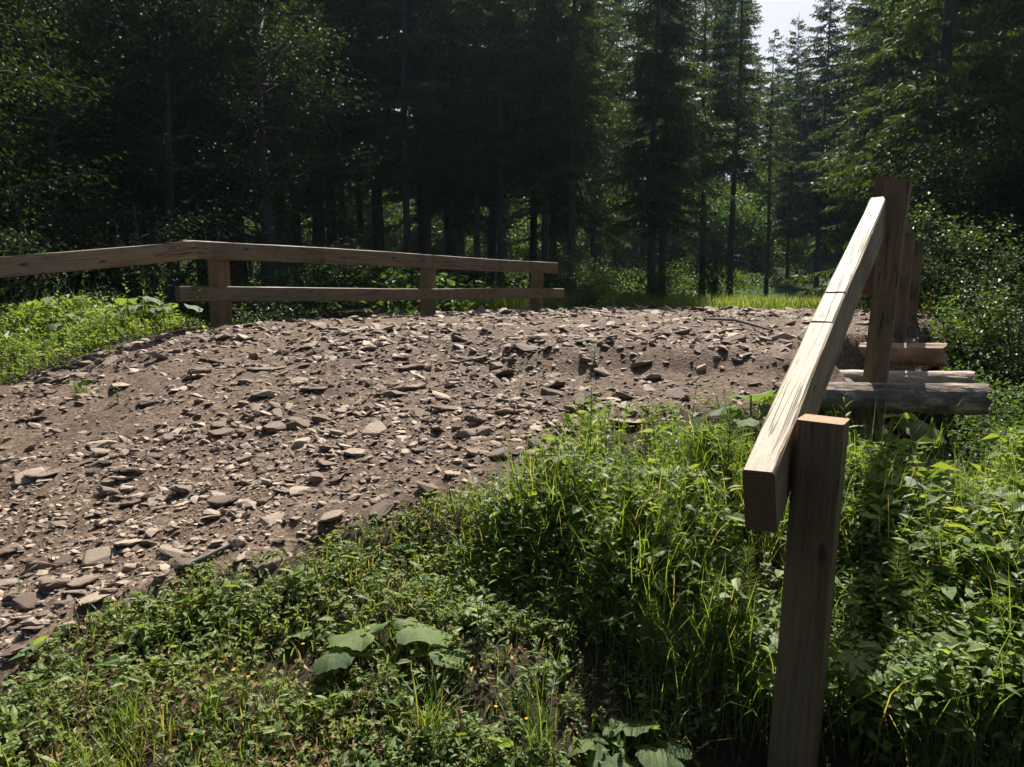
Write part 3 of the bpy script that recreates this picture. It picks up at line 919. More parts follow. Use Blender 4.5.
def herb_plant(seed, h, nl, Ll, Lw, stems=1, el0=.3, name='leafy_weed'):
    r = np.random.default_rng(seed)
    root = empty(name)
    st_parts, lf = [], []
    for q in range(stems):
        az0 = r.uniform(0, 6.3); ln = r.uniform(.05, .22) if stems > 1 else .06
        pts = [np.array([0, 0, -.02]) + np.array([math.cos(az0), math.sin(az0), 0]) * ln * h * u * u * 1.2 + np.array([0, 0, (h + .02) * u]) for u in np.linspace(0, 1, 6)]
        st_parts.append(tube(pts, np.linspace(.0035, .0015, 6) * (h / .35) ** .5, 5))
        u = np.linspace(.15, 1, nl); uu = u * 5
        i0 = np.minimum(uu.astype(int), 4); fr = (uu - i0)[:, None]
        A = np.array(pts)
        lp = A[i0] * (1 - fr) + A[i0 + 1] * fr
        az = np.arange(nl) * 2.4 + r.uniform(0, 6) + r.normal(0, .2, nl)
        el = el0 + .6 * u ** 2 + r.normal(0, .15, nl)
        d = np.stack([np.cos(az) * np.cos(el), np.sin(az) * np.cos(el), np.sin(el)], 1)
        sc = np.where(u > .85, .55, 1.0) * (1 - .35 * u)
        lf.append(leaves6(lp, d, norm(np.array([0, 0, 1.0]) + r.normal(0, .15, (nl, 3))), Ll * sc * r.uniform(.8, 1.2, nl), Lw * sc * r.uniform(.8, 1.2, nl)))
    V, f = join(st_parts); obj('stem', mesh('stem', V, f, [M['stem']], smooth=True), root)
    V, f = join(lf); obj('foliage', mesh('foliage', V, f, [M['herb']], smooth=True), root)
    return root

def horsetail(seed, h):
    r = np.random.default_rng(seed)
    root = empty('horsetail')
    pts = [np.array([.05 * h * u * u, .03 * h * u, h * u - .02]) for u in np.linspace(0, 1.02, 6)]
    V, f = tube(pts, np.linspace(.003, .0012, 6), 5)
    obj('stem', mesh('stem', V, f, [M['stem']], smooth=True), root)
    A, B = [], []
    for j, u in enumerate(np.linspace(.22, .97, 15)):
        c = np.array([.05 * h * u * u, .03 * h * u, h * u])
        nb = 12
        az = np.arange(nb) * 6.283 / nb + r.uniform(0, 1)
        L = h * .32 * (1.08 - u) + .02
        el = .35 + .3 * u + r.normal(0, .08, nb)
        d = np.stack([np.cos(az) * np.cos(el), np.sin(az) * np.cos(el), np.sin(el)], 1)
        A.append(np.repeat(c[None], nb, 0)); B.append(c + d * (L * r.uniform(.75, 1.1, nb))[:, None])
    A, B = np.concatenate(A), np.concatenate(B)
    V, f = join([strip(A, B, .0045), strip(A, B, .0045)])
    obj('foliage', mesh('foliage', V, f, [M['herb']]), root)
    return root

def tuft(seed, n, L, W, spread, name='grass_tuft'):
    r = np.random.default_rng(seed)
    az = r.uniform(0, 6.3, n)
    p = np.stack([r.normal(0, .035, n), r.normal(0, .035, n), np.full(n, -.02)], 1)
    V, f = blades(p, az, L * r.uniform(.6, 1.15, n), W * r.uniform(.6, 1.3, n), np.abs(r.normal(spread, .2, n)), r.uniform(.12, .55, n))
    return mesh(name, V, f, [M['grass']])

def big_blade(seed, R, cup=.25):
    """round heart-shaped leaf, toothed and crinkled between its veins, lying in XY, stalk joint at the origin"""
    r = np.random.default_rng(seed)
    na, nr = 54, 9
    ph = r.uniform(0, 6.3, 4)
    rows_ = []
    a = (np.arange(na) + .5) / na * 2 * math.pi - math.pi
    notch = 1 - .66 * np.exp(-((np.abs(a) - math.pi) / .38) ** 2)
    tooth = np.where(np.arange(na) % 3 == 0, 1.05, .97)
    V = [np.zeros((1, 3))]
    for j in range(1, nr + 1):
        q = j / nr
        rad = R * q * (notch * q + (1 - q) * .8) * (1 + .18 * np.cos(a)) * (1 + .06 * np.sin(4 * a + ph[0]) * q)
        if j == nr: rad = rad * tooth
        x, y = rad * np.cos(a), rad * np.sin(a)
        vein = np.abs(np.sin(4.5 * a + .2)) ** .6
        z = R * (cup * (.4 * q - .75 * q * q) + .09 * np.sin(2 * a + ph[2]) * q * q + .07 * np.sin(5 * a + ph[3]) * q ** 3 + .05 * vein * q)
        z = z + R * .07 * fbm(x / R * 4.5 + ph[1], y / R * 4.5, seed, 2) * min(1, q * 1.5)
        V.append(np.stack([x, y, z], 1))
    V = np.concatenate(V)
    T = [(0, 1 + k, 1 + (k + 1) % na) for k in range(na)]
    Q = [(1 + (j - 1) * na + k, 1 + j * na + k, 1 + j * na + (k + 1) % na, 1 + (j - 1) * na + (k + 1) % na) for j in range(1, nr) for k in range(na)]
    return mesh('leaf', V, [np.array(T), np.array(Q)], [M['blade']], smooth=True)
blade_me = [big_blade(200 + k, 1.0, c) for k, c in enumerate((.3, .6, .15, .9))]

def butterbur(p, specs, label, seed):
    """specs: (dx, dy, height, leaf radius, azimuth, tilt)"""
    r = np.random.default_rng(seed)
    root = empty('butterbur', p)
    tag(root, label, 'plant', 'big-leaved plants in the verge')
    for k, (dx, dy, hh, R, az, ti) in enumerate(specs):
        hh *= .68 if p[1] < 2.9 else 1.0
        V, f = tube([(0, 0, -.03), (dx * .35, dy * .35, hh * .55), (dx * .8, dy * .8, hh * .92), (dx, dy, hh)], [.006, .005, .004, .0035], 6)
        stk = obj('stalk', mesh('stalk', V, f, [M['stem']], smooth=True), root)
        o = obj('leaf', blade_me[(k + seed) % 4], root, (dx, dy, hh), (r.normal(0, .12), ti * .55, az), R)
    return root

def spot(px, py):
    return ray_ground(px, py)

bb = [
    ((392, 665), [(-.10, .06, .11, .10, 2.7, .45), (.07, .09, .12, .115, .35, .5), (.17, -.03, .07, .06, -.6, .5), (-.17, -.02, .07, .07, 3.4, .5)], 'big crinkled pale leaves low in the middle foreground grass'),
    ((620, 780), [(-.09, .06, .12, .085, 2.4, .45), (.03, .09, .15, .095, 1.0, .35), (.10, .01, .11, .08, -.2, .5), (-.03, -.02, .09, .07, -1.8, .55), (.16, .07, .08, .055, .4, .4)], 'cluster of broad pale leaves at the bottom edge left of the post'),
    ((668, 660), [(-.02, .03, .22, .12, -1.4, 1.05), (.09, .0, .16, .085, -.9, .9), (-.08, .04, .15, .075, 2.7, .6)], 'large drooping dark-green leaf hanging down left of the near post'),
    ((925, 600), [(-.12, .05, .26, .13, 2.3, .55), (.10, .06, .28, .14, .2, .55), (.22, -.05, .2, .10, -.6, .6)], 'big bright translucent leaves right of the near post'),
    ((1015, 600), [(-.05, .05, .26, .11, 2.6, .5), (.08, .0, .2, .09, -.5, .6)], 'big leaf plant at the right picture edge among horsetails'),
    ((750, 436), [(-.12, .02, .13, .10, 2.8, .5), (.02, .07, .19, .10, 1.2, .4), (.10, .0, .14, .085, -.3, .5), (-.04, -.04, .09, .07, -2.0, .6)], 'bright heart-leaved plant left of the sloping rail by the gravel'),
    ((905, 462), [(-.10, .04, .18, .12, 2.4, .8), (.08, .0, .2, .12, -1.2, .9), (.0, .1, .24, .10, 1.0, .5)], 'shaded broad leaves under the bridge log ends'),
    ((362, 775), [(-.03, .03, .06, .06, 2.2, .45), (.05, .0, .05, .045, -.3, .5)], 'small pale lobed leaf pair at the bottom edge'),
    ((715, 650), [(-.05, .03, .17, .075, 2.6, .7), (.04, .05, .19, .08, .6, .6)], 'grey-green leaf pair directly left of the near post'),
    ((60, 345), [(-.12, .05, .24, .10, 2.6, .5), (.1, .05, .28, .11, .4, .5), (.0, -.05, .2, .09, -1.4, .6)], 'bright broad-leaved plant in the middle of the left grass patch'),
    ((140, 328), [(-.14, .05, .28, .11, 2.6, .5), (.1, .05, .3, .11, .4, .5), (.2, -.05, .2, .09, -.6, .6), (-.02, -.06, .22, .09, -1.6, .6)], 'tall broad-leaved plant under the end of the left approach rail'),
    ((180, 326), [(-.1, .0, .22, .09, 2.8, .5), (.12, .02, .2, .10, .2, .6)], 'broad-leaved plant nearest the left corner post'),
    ((318, 648), [(-.04, .02, .06, .055, 2.7, .5), (.04, .0, .06, .05, -.2, .5)], 'pale leaf pair left of the big crinkled leaves'),
    ((835, 735), [(.02, .0, .08, .05, -.4, .4), (-.04, .03, .07, .04, 2.0, .5)], 'round pale leaf by the foot of the near post'),
    ((820, 470), [(.03, .02, .2, .07, .2, .5), (-.05, .03, .16, .06, 2.4, .6)], 'bright leaves peeking out between the near post and the rail'),
]
for k, (pp_, specs, lab) in enumerate(bb):
    if specs: butterbur(spot(*pp_), specs, lab, 300 + k)

# tall weeds
w_protos = [herb_plant(400, .42, 16, .075, .022, 1), herb_plant(401, .34, 14, .07, .03, 2), herb_plant(402, .5, 20, .09, .022, 1, .5), herb_plant(403, .26, 12, .06, .034, 3, .1)]
used_p = set()
def weed(k, px, py, sc, label, protos=w_protos, group='tall leafy weeds in the verge'):
    src = protos[k]
    key = (id(protos), k)
    o = src if key not in used_p else copy_tree(src)
    used_p.add(key)
    q = spot(px, py)
    o.location = q; o.rotation_euler = (0, 0, rng.uniform(0, 6.3)); o.scale = (sc,) * 3
    tag(o, label, 'plant', group)
    return o
weed(2, 590, 478, .80, 'tallest leafy weed rising against the gravel in the middle')
weed(0, 604, 482, .82, 'leafy weed right beside the tallest one in the middle')
weed(0, 690, 455, .80, 'thin weed standing against the gravel left of the sloping rail')
weed(2, 845, 480, .9, 'yellow-green leafy weed right behind the near post top')
weed(1, 900, 700, .9, 'bushy weed with pointed leaves at the lower right')
weed(3, 960, 720, 1.0, 'weed with broad pale leaves in the lower right corner')
weed(2, 940, 690, .7, 'upright weed with long pointed leaves at the lower right')
weed(1, 1000, 740, 1.0, 'dense weed in the bottom right corner')
weed(3, 508, 560, .9, 'dark bushy weed at the corner where grass meets gravel')
weed(1, 520, 520, .75, 'leafy weed at the left end of the tall verge growth')
weed(0, 455, 600, .45, 'small upright weed with pale tip leaves in the foreground')
weed(3, 790, 750, .75, 'small leafy weed in front of the near post base')
weed(0, 870, 660, .8, 'slender weed right of the near post')
weed(1, 845, 600, .8, 'shaded bushy weed touching the right side of the near post')
weed(3, 595, 365, .55, 'small weed growing alone on the far gravel')
weed(3, 372, 395, .35, 'tiny weed between stones in the road centre')
weed(3, 118, 404, .5, 'small weed tuft on the gravel near the left grass')
weed(3, 145, 640, .35, 'low weed at the lower left edge of the gravel')
weed(1, 20, 600, .3, 'small weed at the left picture edge among stones')
for k, (px, py) in enumerate([(560, 545), (620, 500), (655, 470), (720, 480), (735, 560), (690, 560), (640, 620), (555, 600), (590, 640), (480, 640), (880, 600), (985, 660), (1015, 640), (860, 735), (925, 760)]):
    weed(k % 4, px, py, rng.uniform(.5, .8), 'leafy green weed mixed into the tall verge growth', group='alike weeds mixed into the verge')
for k, (px, py) in enumerate([(30, 340), (60, 330), (95, 335), (130, 325), (165, 322), (190, 318), (15, 360), (110, 350), (75, 325), (145, 318), (175, 316), (50, 322), (120, 316), (200, 322), (5, 330), (90, 322)]):
    weed((k + 1) % 4, px, py + 8, rng.uniform(.9, 1.35), 'leafy weed in the sunny grass patch below the left railing', group='weeds in the left grass patch')

h_protos = [horsetail(500 + k, hh) for k, hh in enumerate((.42, .36, .5))]
for k, (px, py) in enumerate([(905, 600), (935, 640), (960, 600), (990, 630), (975, 560), (1015, 680), (890, 640), (940, 560), (870, 560), (1005, 560), (915, 680), (720, 600), (740, 650), (700, 620), (660, 610), (630, 570), (690, 530), (725, 520), (600, 620), (650, 690), (575, 560), (710, 690)]):
    weed(k % 3, px, py, rng.uniform(.75, 1.05), 'feathery horsetail among the plants right of the near post' if px > 800 else 'feathery horsetail among the tall plants left of the near post', h_protos, 'horsetails right of the near post' if px > 800 else 'horsetails left of the near post')

t_me = [tuft(600, 160, .42, .0042, .35), tuft(601, 45, .5, .006, .15), tuft(602, 60, .28, .005, .3), tuft(603, 9, .62, .008, .1)]
for k, px, py, sc, lab in [(0, 645, 585, .95, 'fine arching grass tuft spilling over in the middle verge'), (0, 610, 560, .7, 'smaller arching grass tuft left of the large one'),
        (1, 520, 510, .75, 'upright grass tuft where verge meets gravel'), (1, 545, 490, .6, 'thin upright grass clump against the stones'),
        (2, 210, 720, .5, 'short grass clump in the lower left foreground'), (1, 980, 540, 1.0, 'long grass blades beside the stream on the right'),
        (3, 935, 470, 1.0, 'few tall grass blades crossing the log ends'), (3, 985, 440, 1.3, 'tallest grass stalks standing out against the dark right shrubs'),
        (3, 1015, 480, 1.0, 'tall grass blades at the right picture edge'), (1, 820, 700, .6, 'grass clump at the foot of the near post'),
        (2, 130, 730, .6, 'grass clump in the bottom left corner'), (1, 430, 745, .5, 'grass clump at the bottom edge left of the broad leaves'),
        (1, 540, 760, .6, 'grass clump at the bottom edge beside the broad leaves'), (3, 905, 520, .9, 'tall grass blades between the near post and the log ends'),
        (3, 720, 430, .6, 'single grass stalks by the heart-leaved plant'), (2, 80, 395, .7, 'grass tuft at the gravel edge of the left grass patch'),
        (1, 150, 330, .8, 'grass clump under the corner of the left railing')]:
    tag(obj('grass_tuft', t_me[k], None, spot(px, py), (0, 0, rng.uniform(0, 6)), sc), lab, 'grass tuft', 'grass tufts in the verge')

# small yellow flowers
def flower():
    root = empty('yellow_flower')
    V, f = tube([(0, 0, -.02), (.004, 0, .05), (.006, .003, .10)], .0012, 5)
    obj('stem', mesh('stem', V, f, [M['stem']]), root)
    n = 10; az = np.arange(n) * 6.283 / n
    d = np.stack([np.cos(az), np.sin(az), np.full(n, .35)], 1)
    V, f = leaves(np.repeat(np.array([[.006, .003, .10]]), n, 0), norm(d), np.repeat(np.array([[0, 0, 1.0]]), n, 0), .011, .006)
    obj('petals', mesh('petals', V, f, [M['yellow']]), root)
    return root
fl = flower()
for k, (px, py) in enumerate([(217, 705), (192, 750), (250, 690), (305, 655), (235, 682), (495, 720), (525, 735), (310, 710), (680, 748)]):
    o = fl if k == 0 else copy_tree(fl)
    o.location = spot(px, py + 8); o.rotation_euler = (0, 0, k); o.scale = (.65,) * 3
    tag(o, 'tiny yellow flower low in the foreground clover', 'flower', 'tiny yellow flowers in the foreground')

# ------------------------------------------------------------------ trees
def trunk_mesh(h, r, seed, sides=10):
    rr = np.random.default_rng(seed)
    zs = np.array([-.3, 0, .15, .5, 1.2, 2.5, 4, 6, 8, 10, 12, 15, 18, 22])
    zs = np.append(zs[zs < h - .3], h)
    ph = rr.uniform(0, 6, 2)
    pts = [(.05 * math.sin(z * .5 + ph[0]) - .05 * math.sin(ph[0]), .05 * math.sin(z * .4 + ph[1]) - .05 * math.sin(ph[1]), z) for z in zs]
    rad = [r * (1.0 - .93 * max(z, 0) / h) * (1 + .55 * math.exp(-max(z, 0) / .18)) for z in zs]
    return tube(pts, rad, sides)

def spruce(seed, h, z0, Lmax, r, drop_low=.35, dead_from=1.0, dense=1.0, top_pow=.75, step=1.0):
    """trunk, crown and dead lower branches of one spruce"""
    rr = np.random.default_rng(seed)
    tw_a, tw_b, tw_w = [], [], []
    ax_parts = []
    z = z0
    while z < h - .15:
        u = (z - z0) / (h - z0)
        L0 = Lmax * (1 - u) ** top_pow * (.55 + .45 * min(1, (u + .12) / .2))
        for q in range(int(rr.integers(4, 7))):
            L = L0 * rr.uniform(.6, 1.12) + .12
            if rr.uniform() > .93 * dense: continue
            az = rr.uniform(0, 6.283); zz = z + rr.uniform(-.12, .12)
            el0 = .45 * u - .25 * (1 - u) + rr.normal(0, .08)
            hd = np.array([math.cos(az), math.sin(az), 0]); sd = np.array([-hd[1], hd[0], 0])
            m = max(4, int(L / .048))
            uu = (np.arange(m) + rr.uniform(0, 1, m)) / m * .9 + .1
            def ax(v):
                return np.array([0, 0, zz]) + hd * (L * v)[:, None] + np.array([0, 0, 1.0]) * (L * (math.sin(el0) * v - drop_low * (1 - u) * v ** 1.6 + .22 * (1 - u) * v ** 3.2))[:, None]
            c = ax(uu)
            sgn = np.where(np.arange(m) % 2 == 0, 1.0, -1.0)
            l1 = (.36 * L * (1 - uu) ** .75 + .07) * rr.uniform(.6, 1.15, m)
            d1 = hd * .62 + sd * (sgn * .78)[:, None] + np.array([0, 0, -1.0]) * (rr.uniform(.05, .5, m))[:, None]
            d1 = norm(d1 + rr.normal(0, .12, (m, 3)))
            e1 = c + d1 * l1[:, None]
            tw_a.append(c); tw_b.append(e1); tw_w.append(np.full(m, .035))
            for i_ in range(m):
                k = max(2, int(l1[i_] / .05))
                v = (np.arange(k) + .5) / k
                a_ = c[i_] + d1[i_] * (l1[i_] * v)[:, None]
                s2 = np.where(rr.uniform(size=k) < .5, 1.0, -1.0)
                lat = norm(np.cross(d1[i_], [0, 0, 1.0]))
                d2 = d1[i_] * .55 + lat * (s2 * .6)[:, None] + np.array([0, 0, -1.0]) * rr.uniform(.1, .95, k)[:, None]
                d2 = norm(d2 + rr.normal(0, .2, (k, 3)))
                l2 = rr.uniform(.06, .15, k)
                tw_a.append(a_); tw_b.append(a_ + d2 * l2[:, None]); tw_w.append(np.full(k, .05))
            vv = np.array([0, .5, 1.0]); cc = ax(vv)
            ax_parts.append((cc[:-1], cc[1:]))
        z += rr.uniform(.20, .34) * step
    tw_a, tw_b, tw_w = map(np.concatenate, (tw_a, tw_b, tw_w))
    V, f = strip(tw_a, tw_b, tw_w)
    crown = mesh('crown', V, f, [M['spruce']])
    tV, tf = trunk_mesh(h, r, seed)
    trunk = mesh('trunk', tV, tf, [M['bark']], smooth=True)
    dead = None
    if dead_from < z0:
        A, B, W = [], [], []
        for zz in np.arange(dead_from, z0 + 1.2, .16):
            az = rr.uniform(0, 6.283); L = rr.uniform(.3, 1.2)
            hd = np.array([math.cos(az), math.sin(az), 0])
            pts = np.array([np.array([0, 0, zz]) + hd * L * v + np.array([0, 0, 1]) * L * (.12 * v - .35 * v * v) for v in (0, .35, .7, 1)])
            A.append(pts[:-1]); B.append(pts[1:]); W.append(np.array([.02, .016, .012]))
            for q in range(4):
                v = rr.uniform(.3, .95); p = np.array([0, 0, zz]) + hd * L * v + np.array([0, 0, 1]) * L * (.12 * v - .35 * v * v)
                dd = norm(hd + rr.normal(0, .6, 3))
                A.append(p[None]); B.append((p + dd * rr.uniform(.1, .35))[None]); W.append(np.array([.009]))
        V, f = strip(*map(np.concatenate, (A, B, W)))
        dead = mesh('dead_wood', V, f, [M['dead']])
    return dict(h=h, parts=[('trunk', trunk), ('crown', crown)] + ([('dead_wood', dead)] if dead else []), tris=len(tw_a))

SP = [spruce(701, 13, 3.8, 2.0, .125), spruce(702, 13, 4.4, 1.8, .12, .42), spruce(703, 13, 2.7, 2.4, .135, .3),
      spruce(704, 11, .5, 2.3, .14, .3, 9, .95), spruce(705, 13, 2.6, 1.75, .10, .38, .8, 1.0, .7, .62), spruce(706, 12, 6.3, 1.4, .10, .4, .8, .9)]
print('spruce tris', [p['tris'] for p in SP])
def tree(kind, px, d, h, label, group=None, name='spruce_tree', cat='tree', x=None):
    p = SP[kind]
    X_ = (px - CX) / F * d if x is None else x
    root = empty(name, (X_, d, float(H(X_, d))), rng.uniform(0, 6.3), h / p['h'])
    for nm, me in p['parts']:
        c = obj(nm, me, root)
        if nm == 'dead_wood': c['kind'] = 'stuff'
    tag(root, label, cat, group)
    return root
G = 'spruces of the dark forest'
tree(0, 573, 19.5, 11.0, 'slender bare grey spruce trunk just right of the left railing end', G)
tree(2, 651, 20.0, 11.5, 'spruce with sunlit drooping branches in the centre, thick dark trunk', G)
tree(1, 661, 21.5, 12.0, 'spruce trunk standing close right behind the sunlit central spruce', G)
tree(1, 545, 20.5, 11.5, 'spruce trunk left of the slender bare grey trunk', G)
tree(0, 500, 20.0, 11.0, 'dark spruce trunk above the last span of the left railing', G)
tree(1, 477, 20.5, 11.5, 'spruce trunk second from the railing joint post going right', G)
tree(5, 428, 21.0, 12.0, 'thin spruce trunk right above the railing joint post', G)
tree(0, 411, 19.5, 11.2, 'thick dark spruce trunk just left of the railing joint post', G)
tree(5, 384, 20.5, 11.5, 'thin spruce beside bright backlit leaves left of the joint post', G)
tree(1, 345, 20.0, 11.5, 'dark spruce left of the bright backlit leaves', G)
tree(1, 700, 26, 12.5, 'spruce behind the clearing, first right of the central sunlit spruce', G)
tree(1, 728, 27, 12.8, 'tall dark spruce left of the sky gap', G)
tree(5, 764, 29, 9.6, 'thin spruce trunk under the left edge of the sky gap', G)
tree(4, 785, 35, 11.6, 'small pointed spruce top in the middle of the sky gap', G)
tree(4, 814, 33, 13.4, 'pointed spruce whose top pokes into the sky gap', G)
tree(4, 838, 32, 11.2, 'spruce below the right edge of the sky gap', G)
tree(2, 878, 26, 15.0, 'tall spruce right of the sky gap', G)
tree(3, 922, 15.0, 12.5, 'full sunlit spruce with branches to the ground behind the tall post', G)
tree(3, 1010, 13.0, 12.0, 'dark full spruce at the right picture edge', G)
tree(3, 1005, 20.5, 14.0, 'dark spruce between the two full spruces on the right', G)
tree(3, 1120, 11.0, 12.0, 'spruce whose branches hang in from beyond the right edge', G)
tree(2, 285, 19.0, 13.5, 'dark spruce above the middle of the left railing', G)
tree(2, 215, 18.0, 13.0, 'dark spruce behind the left railing corner post', G)
tree(2, 130, 18.5, 13.5, 'dark spruce behind the left approach rail', G)
tree(2, 40, 18.0, 13, 'dark spruce at the left picture edge', G)

# the rows behind
rows = []
def free(x, y, dmin):
    return all((x - a) ** 2 + (y - b) ** 2 > dmin * dmin for a, b in rows)
tries = 0
while len(rows) < 64 and tries < 6000:
    tries += 1
    d = rng.uniform(21.5, 33.0) if len(rows) < 48 else rng.uniform(51, 62)
    px = rng.uniform(-60, 1090)
    if 600 < px < 870 and d < 40: continue
    if px > 870 and d < 22: continue
    x_ = (px - CX) / F * d
    if not free(x_, d, 1.5): continue
    rows.append((x_, d))
for k, (x_, d) in enumerate(rows):
    px = 512 + x_ / d * F
    h = min(max(10.5, (d - 13) * 1.3), 19) * rng.uniform(.9, 1.0) * (1.15 if px < 470 else 1.0) if d < 40 else min((d - 42) * 1.0 + 3, 17)
    if 730 < px < 865: h = min(h, d * .25 - 5)
    tree([0, 1, 2, 5, 1, 0][k % 6], px, d, h, 'dark spruce in the crowded rows deep inside the forest', 'spruces deep in the forest')

for k, (px, d, py_) in enumerate([(748, 45, 50), (770, 47, 62), (795, 45, 45), (826, 46, 40), (850, 44, 25)]):
    h = P(px, py_, d)[2] - float(H((px - CX) / F * d, d))
    tree(3 if k % 2 else 4, px, d, h, ['leftmost', 'second from left', 'middle', 'second from right', 'rightmost'][k] + ' of the five distant spruces closing the view below the sky gap', 'distant spruces below the sky gap')
# closed wall of full spruces on the rise at the back
back = []
for k in range(44):
    px = -40 + 1110 * (k + rng.uniform(-.3, .3)) / 43; d = rng.uniform(50, 60)
    h = (d - 42) * .9 + 3
    if 730 < px < 865: h = 1.5 + d * .28 - float(H((px - CX) / F * d, d))
    tree(3 if k % 3 else 4, px, d, max(h, 7), 'full spruce in the closed dark wall at the back of the forest', 'spruces of the back wall')

# ------------------------------------------------------------------ broadleaf shrubs and trees
def shrub(seed, h, w, nl, leafL, stems=7, mat='broad'):
    r = np.random.default_rng(seed)
    sp, lf = [], []
    per = nl // (stems * 6)
    for q in range(stems):
        az = r.uniform(0, 6.3); out = w * r.uniform(.15, .6); hh = h * r.uniform(.65, 1.0)
        top = np.array([math.cos(az) * out, math.sin(az) * out, hh])
        pts = [top * [u ** 1.4, u ** 1.4, u] + [0, 0, -.05 * (u == 0)] for u in np.linspace(0, 1, 5)]
        sp.append(tube(pts, np.linspace(.022, .006, 5) * h / 2, 5))
        for j in range(6):
            u = r.uniform(.25, 1.0)
            p0 = top * [u ** 1.4, u ** 1.4, u]
            dd = norm(np.array([r.normal(), r.normal(), r.uniform(-.2, .7)])); bl = w * r.uniform(.25, .6)
            p1 = p0 + dd * bl
            sp.append(strip(p0[None], p1[None], np.array([.014])))
            v = r.uniform(.1, 1.05, per)
            lp = p0 + (p1 - p0) * v[:, None] + r.normal(0, .07 * w, (per, 3))
            az2 = r.uniform(0, 6.3, per); el = r.uniform(-.7, .4, per)
            d = np.stack([np.cos(az2) * np.cos(el), np.sin(az2) * np.cos(el), np.sin(el)], 1)
            lf.append(leaves(lp, d, norm(np.array([0, 0, 1.0]) + r.normal(0, .4, (per, 3))), leafL * r.uniform(.6, 1.2, per), leafL * .55 * r.uniform(.7, 1.2, per)))
    V, f = join(sp); a = mesh('stems', V, f, [M['bark']])
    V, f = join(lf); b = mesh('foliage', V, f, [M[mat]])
    return [('branch_frame', a), ('foliage', b)]
SH = [shrub(801, 2.2, 1.6, 3600, .085), shrub(802, 1.4, 1.3, 2600, .075), shrub(803, 3.2, 1.9, 4200, .09, 6), shrub(804, 1.0, 1.2, 2400, .065, 9, 'under'), shrub(805, 2.4, 1.7, 2600, .13, 7, 'under'), shrub(806, 3.0, 1.9, 2800, .13, 6, 'under'), shrub(807, 1.6, 1.4, 2300, .075, 8, 'broad_mid')]
def bush(kind, px, d, sc, label, group, x=None, dz=0):
    X_ = (px - CX) / F * d if x is None else x
    root = empty('leafy_shrub', (X_, d, float(H(X_, d)) + dz), rng.uniform(0, 6.3), sc)
    for nm, me in SH[kind]: obj(nm, me, root)
    tag(root, label, 'shrub', group)
G2 = 'broadleaf shrubs along the forest edge'
for a in [(3, 1005, 6.3, .75, 'low leafy bush by the stream right of the largest log end'), (3, 1040, 5.2, .7, 'low bush cut off by the right picture edge beside the stream'), (3, 968, 7.2, .75, 'low bush just behind the upper log end'), (2, 958, 11.5, .95, 'tall leafy shrub with glinting leaves right of the tall post'), (6, 985, 8.8, .75, 'lower leafy shrub right of the log ends'),
          (6, 935, 10.2, .9, 'leafy shrub directly behind the far right railing posts'), (6, 1020, 7.6, .8, 'leafy shrub at the right picture edge by the stream'),
          (3, 955, 8.2, .8, 'low bush of small leaves behind the log ends'), (2, 1030, 10.5, .95, 'tall dark shrub at the right picture edge'),
          (3, 590, 15.5, 1.0, 'pale sunlit bush at the far end of the left railing'), (6, 565, 17.0, .9, 'taller bush behind the pale sunlit bush'),
          (3, 660, 18.5, 1.0, 'low dark bush under the central sunlit spruce'), (0, 715, 23, .8, 'dark bush at the back of the clearing, left side'),
          (0, 285, 12.2, .75, 'shrub behind the middle of the first left railing span'), (6, 235, 11.0, .85, 'shrub with pale leaves rising above the railing corner post'),
          (2, 150, 11.5, .9, 'tall dark shrub behind the left approach rail'), (2, 60, 10.8, .95, 'tall dark shrub behind the rail at far left'),
          (1, 105, 9.6, .8, 'low dark shrub just behind the left approach rail'), (1, 15, 8.9, .9, 'low shrub at the left picture edge behind the rail'),
          (1, 340, 13.5, .9, 'low shrub behind the lower left rail'), (1, 470, 15.5, .9, 'low shrub behind the second left railing span')]:
    bush(*a, G2)
for k, (px, d) in enumerate([(px_, rng.uniform(36, 45)) for px_ in np.linspace(225, 850, 46)] if True else [(365, 30), (400, 31), (355, 34), (440, 31), (480, 32), (510, 33), (320, 30), (285, 32), (545, 31), (600, 32), (640, 33), (680, 31), (700, 28), (725, 30), (750, 31), (775, 30), (800, 31), (825, 29), (845, 30), (250, 29), (690, 34), (740, 34), (790, 35), (410, 35), (380, 28)]):
    bush((4, 5, 5, 4)[k % 4], px, d, rng.uniform(1.0, 1.6), 'bright backlit bush seen between the trunks deep in the forest', 'backlit bushes deep in the forest')

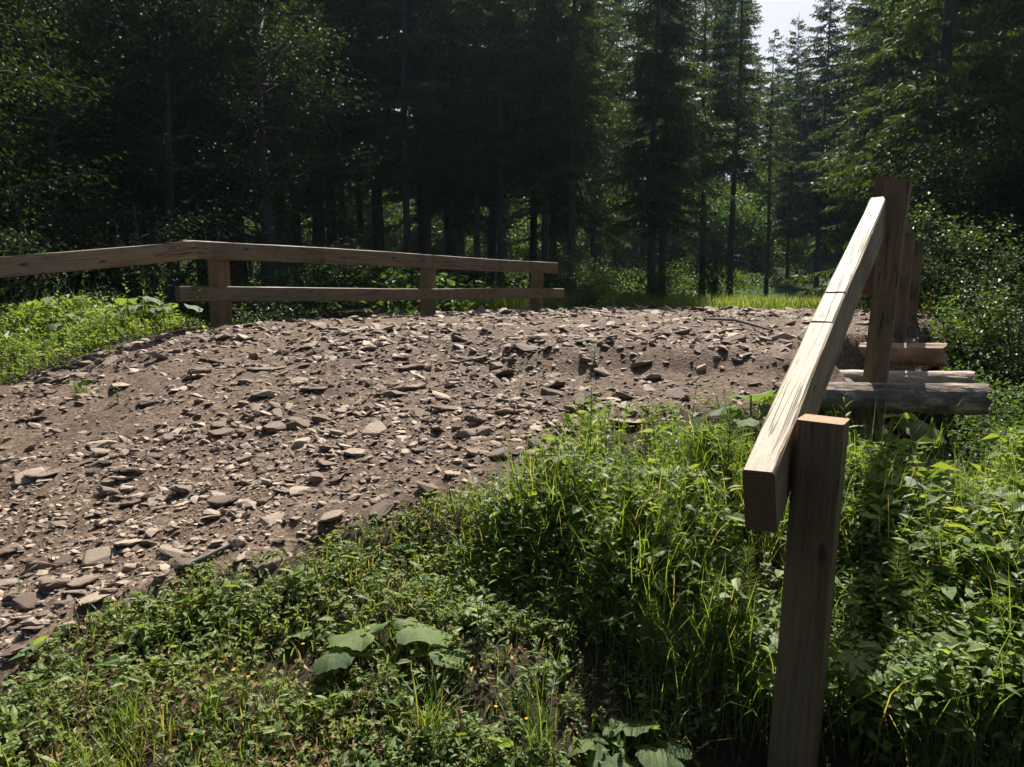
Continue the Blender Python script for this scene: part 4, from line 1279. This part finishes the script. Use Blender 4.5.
def broad_tree(seed, h, w, nl, leafL):
    r = np.random.default_rng(seed)
    tV = trunk_mesh(h * .8, .12, seed, 9)
    sp, lf = [tV], []
    nb = 46; per = nl // nb
    for q in range(nb):
        zz = h * r.uniform(.12, .85); az = r.uniform(0, 6.3); L = w * r.uniform(.5, 1.0) * (1.1 - .6 * zz / h)
        el = r.uniform(-.1, .6)
        p0 = np.array([0, 0, zz]); p1 = p0 + L * np.array([math.cos(az) * math.cos(el), math.sin(az) * math.cos(el), math.sin(el)])
        sp.append(tube([p0, (p0 + p1) / 2 + [0, 0, .1], p1], [.03, .018, .006], 5))
        v = r.uniform(.25, 1.05, per)
        lp = p0 + (p1 - p0) * v[:, None] + r.normal(0, .22, (per, 3)) * [1, 1, .6]
        az2 = az + r.normal(0, 1.0, per); e2 = r.uniform(-.7, .3, per)
        d = np.stack([np.cos(az2) * np.cos(e2), np.sin(az2) * np.cos(e2), np.sin(e2)], 1)
        lf.append(leaves(lp, d, norm(np.array([0, 0, 1.0]) + r.normal(0, .3, (per, 3))), leafL * r.uniform(.6, 1.2, per), leafL * .55 * r.uniform(.7, 1.2, per)))
    V, f = join(sp); a = mesh('trunk', V, f, [M['bark']], smooth=True)
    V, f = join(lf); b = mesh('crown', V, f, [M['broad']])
    return dict(h=h, parts=[('trunk', a), ('crown', b)])
SP += [broad_tree(901, 8, 2.6, 14000, .085), broad_tree(902, 7, 2.3, 12000, .075)]
G3 = 'broadleaf trees on the left'
tree(6, -60, 9.2, 7.5, 'broadleaf tree whose sunlit branch hangs in at the top left corner', G3, 'broadleaf_tree')
tree(7, 70, 13.0, 8.0, 'dark broadleaf tree above the left approach rail', G3, 'broadleaf_tree')
tree(6, 175, 13.8, 8.5, 'dark broadleaf tree with glinting leaves above the railing corner', G3, 'broadleaf_tree')
tree(7, 270, 15.5, 8.5, 'dark broadleaf tree right of the railing corner', G3, 'broadleaf_tree')
tree(6, 0, 15.0, 9.0, 'dark broadleaf tree at the left picture edge', G3, 'broadleaf_tree')

for k, (px, d) in enumerate([(362, 38), (395, 40), (440, 39), (505, 41), (300, 39), (560, 42), (700, 42), (830, 43)]):
    tree(6 + k % 2, px, d, rng.uniform(5.5, 7.5), 'sunlit young broadleaf tree at the back, ' + ['above the first railing span', 'left of the thick trunk by the joint post', 'just right of the joint post', 'above the second railing span', 'behind the railing corner', 'behind the slender bare trunk', 'left of the sloping rail', 'under the right end of the sky gap'][k], 'sunlit young trees at the back of the forest', 'broadleaf_tree')

print('total tris', sum(len(o.loops) - 2 * len(o.polygons) for o in bpy.data.meshes), {o.name: len(o.loops) - 2 * len(o.polygons) for o in bpy.data.meshes if len(o.polygons) > 15000})

# ------------------------------------------------------------------ haze volume added in place of a lens flare veil
bm = bmesh.new()
bmesh.ops.create_cube(bm, size=1.0)
for v in bm.verts:
    v.co = ((v.co.x) * 2 * 115, 50 + v.co.y * 2 * 96, 15 + v.co.z * 2 * 18.5)
me = bpy.data.meshes.new('haze'); bm.to_mesh(me); bm.free()
m = bpy.data.materials.new('haze'); m.use_nodes = True
nt = m.node_tree; nt.nodes.clear()
out = nt.nodes.new('ShaderNodeOutputMaterial'); pv = nt.nodes.new('ShaderNodeVolumePrincipled')
pv.inputs['Density'].default_value = .00028; pv.inputs['Anisotropy'].default_value = .55; pv.inputs['Color'].default_value = (.55, .76, 1.0, 1)
nt.links.new(pv.outputs[0], out.inputs['Volume'])
me.materials.append(m)
hz = obj('haze', me); tag(hz, 'thin bluish haze added in place of a lens flare veil', 'haze', kind='stuff')
SC.cycles.volume_bounces = 0
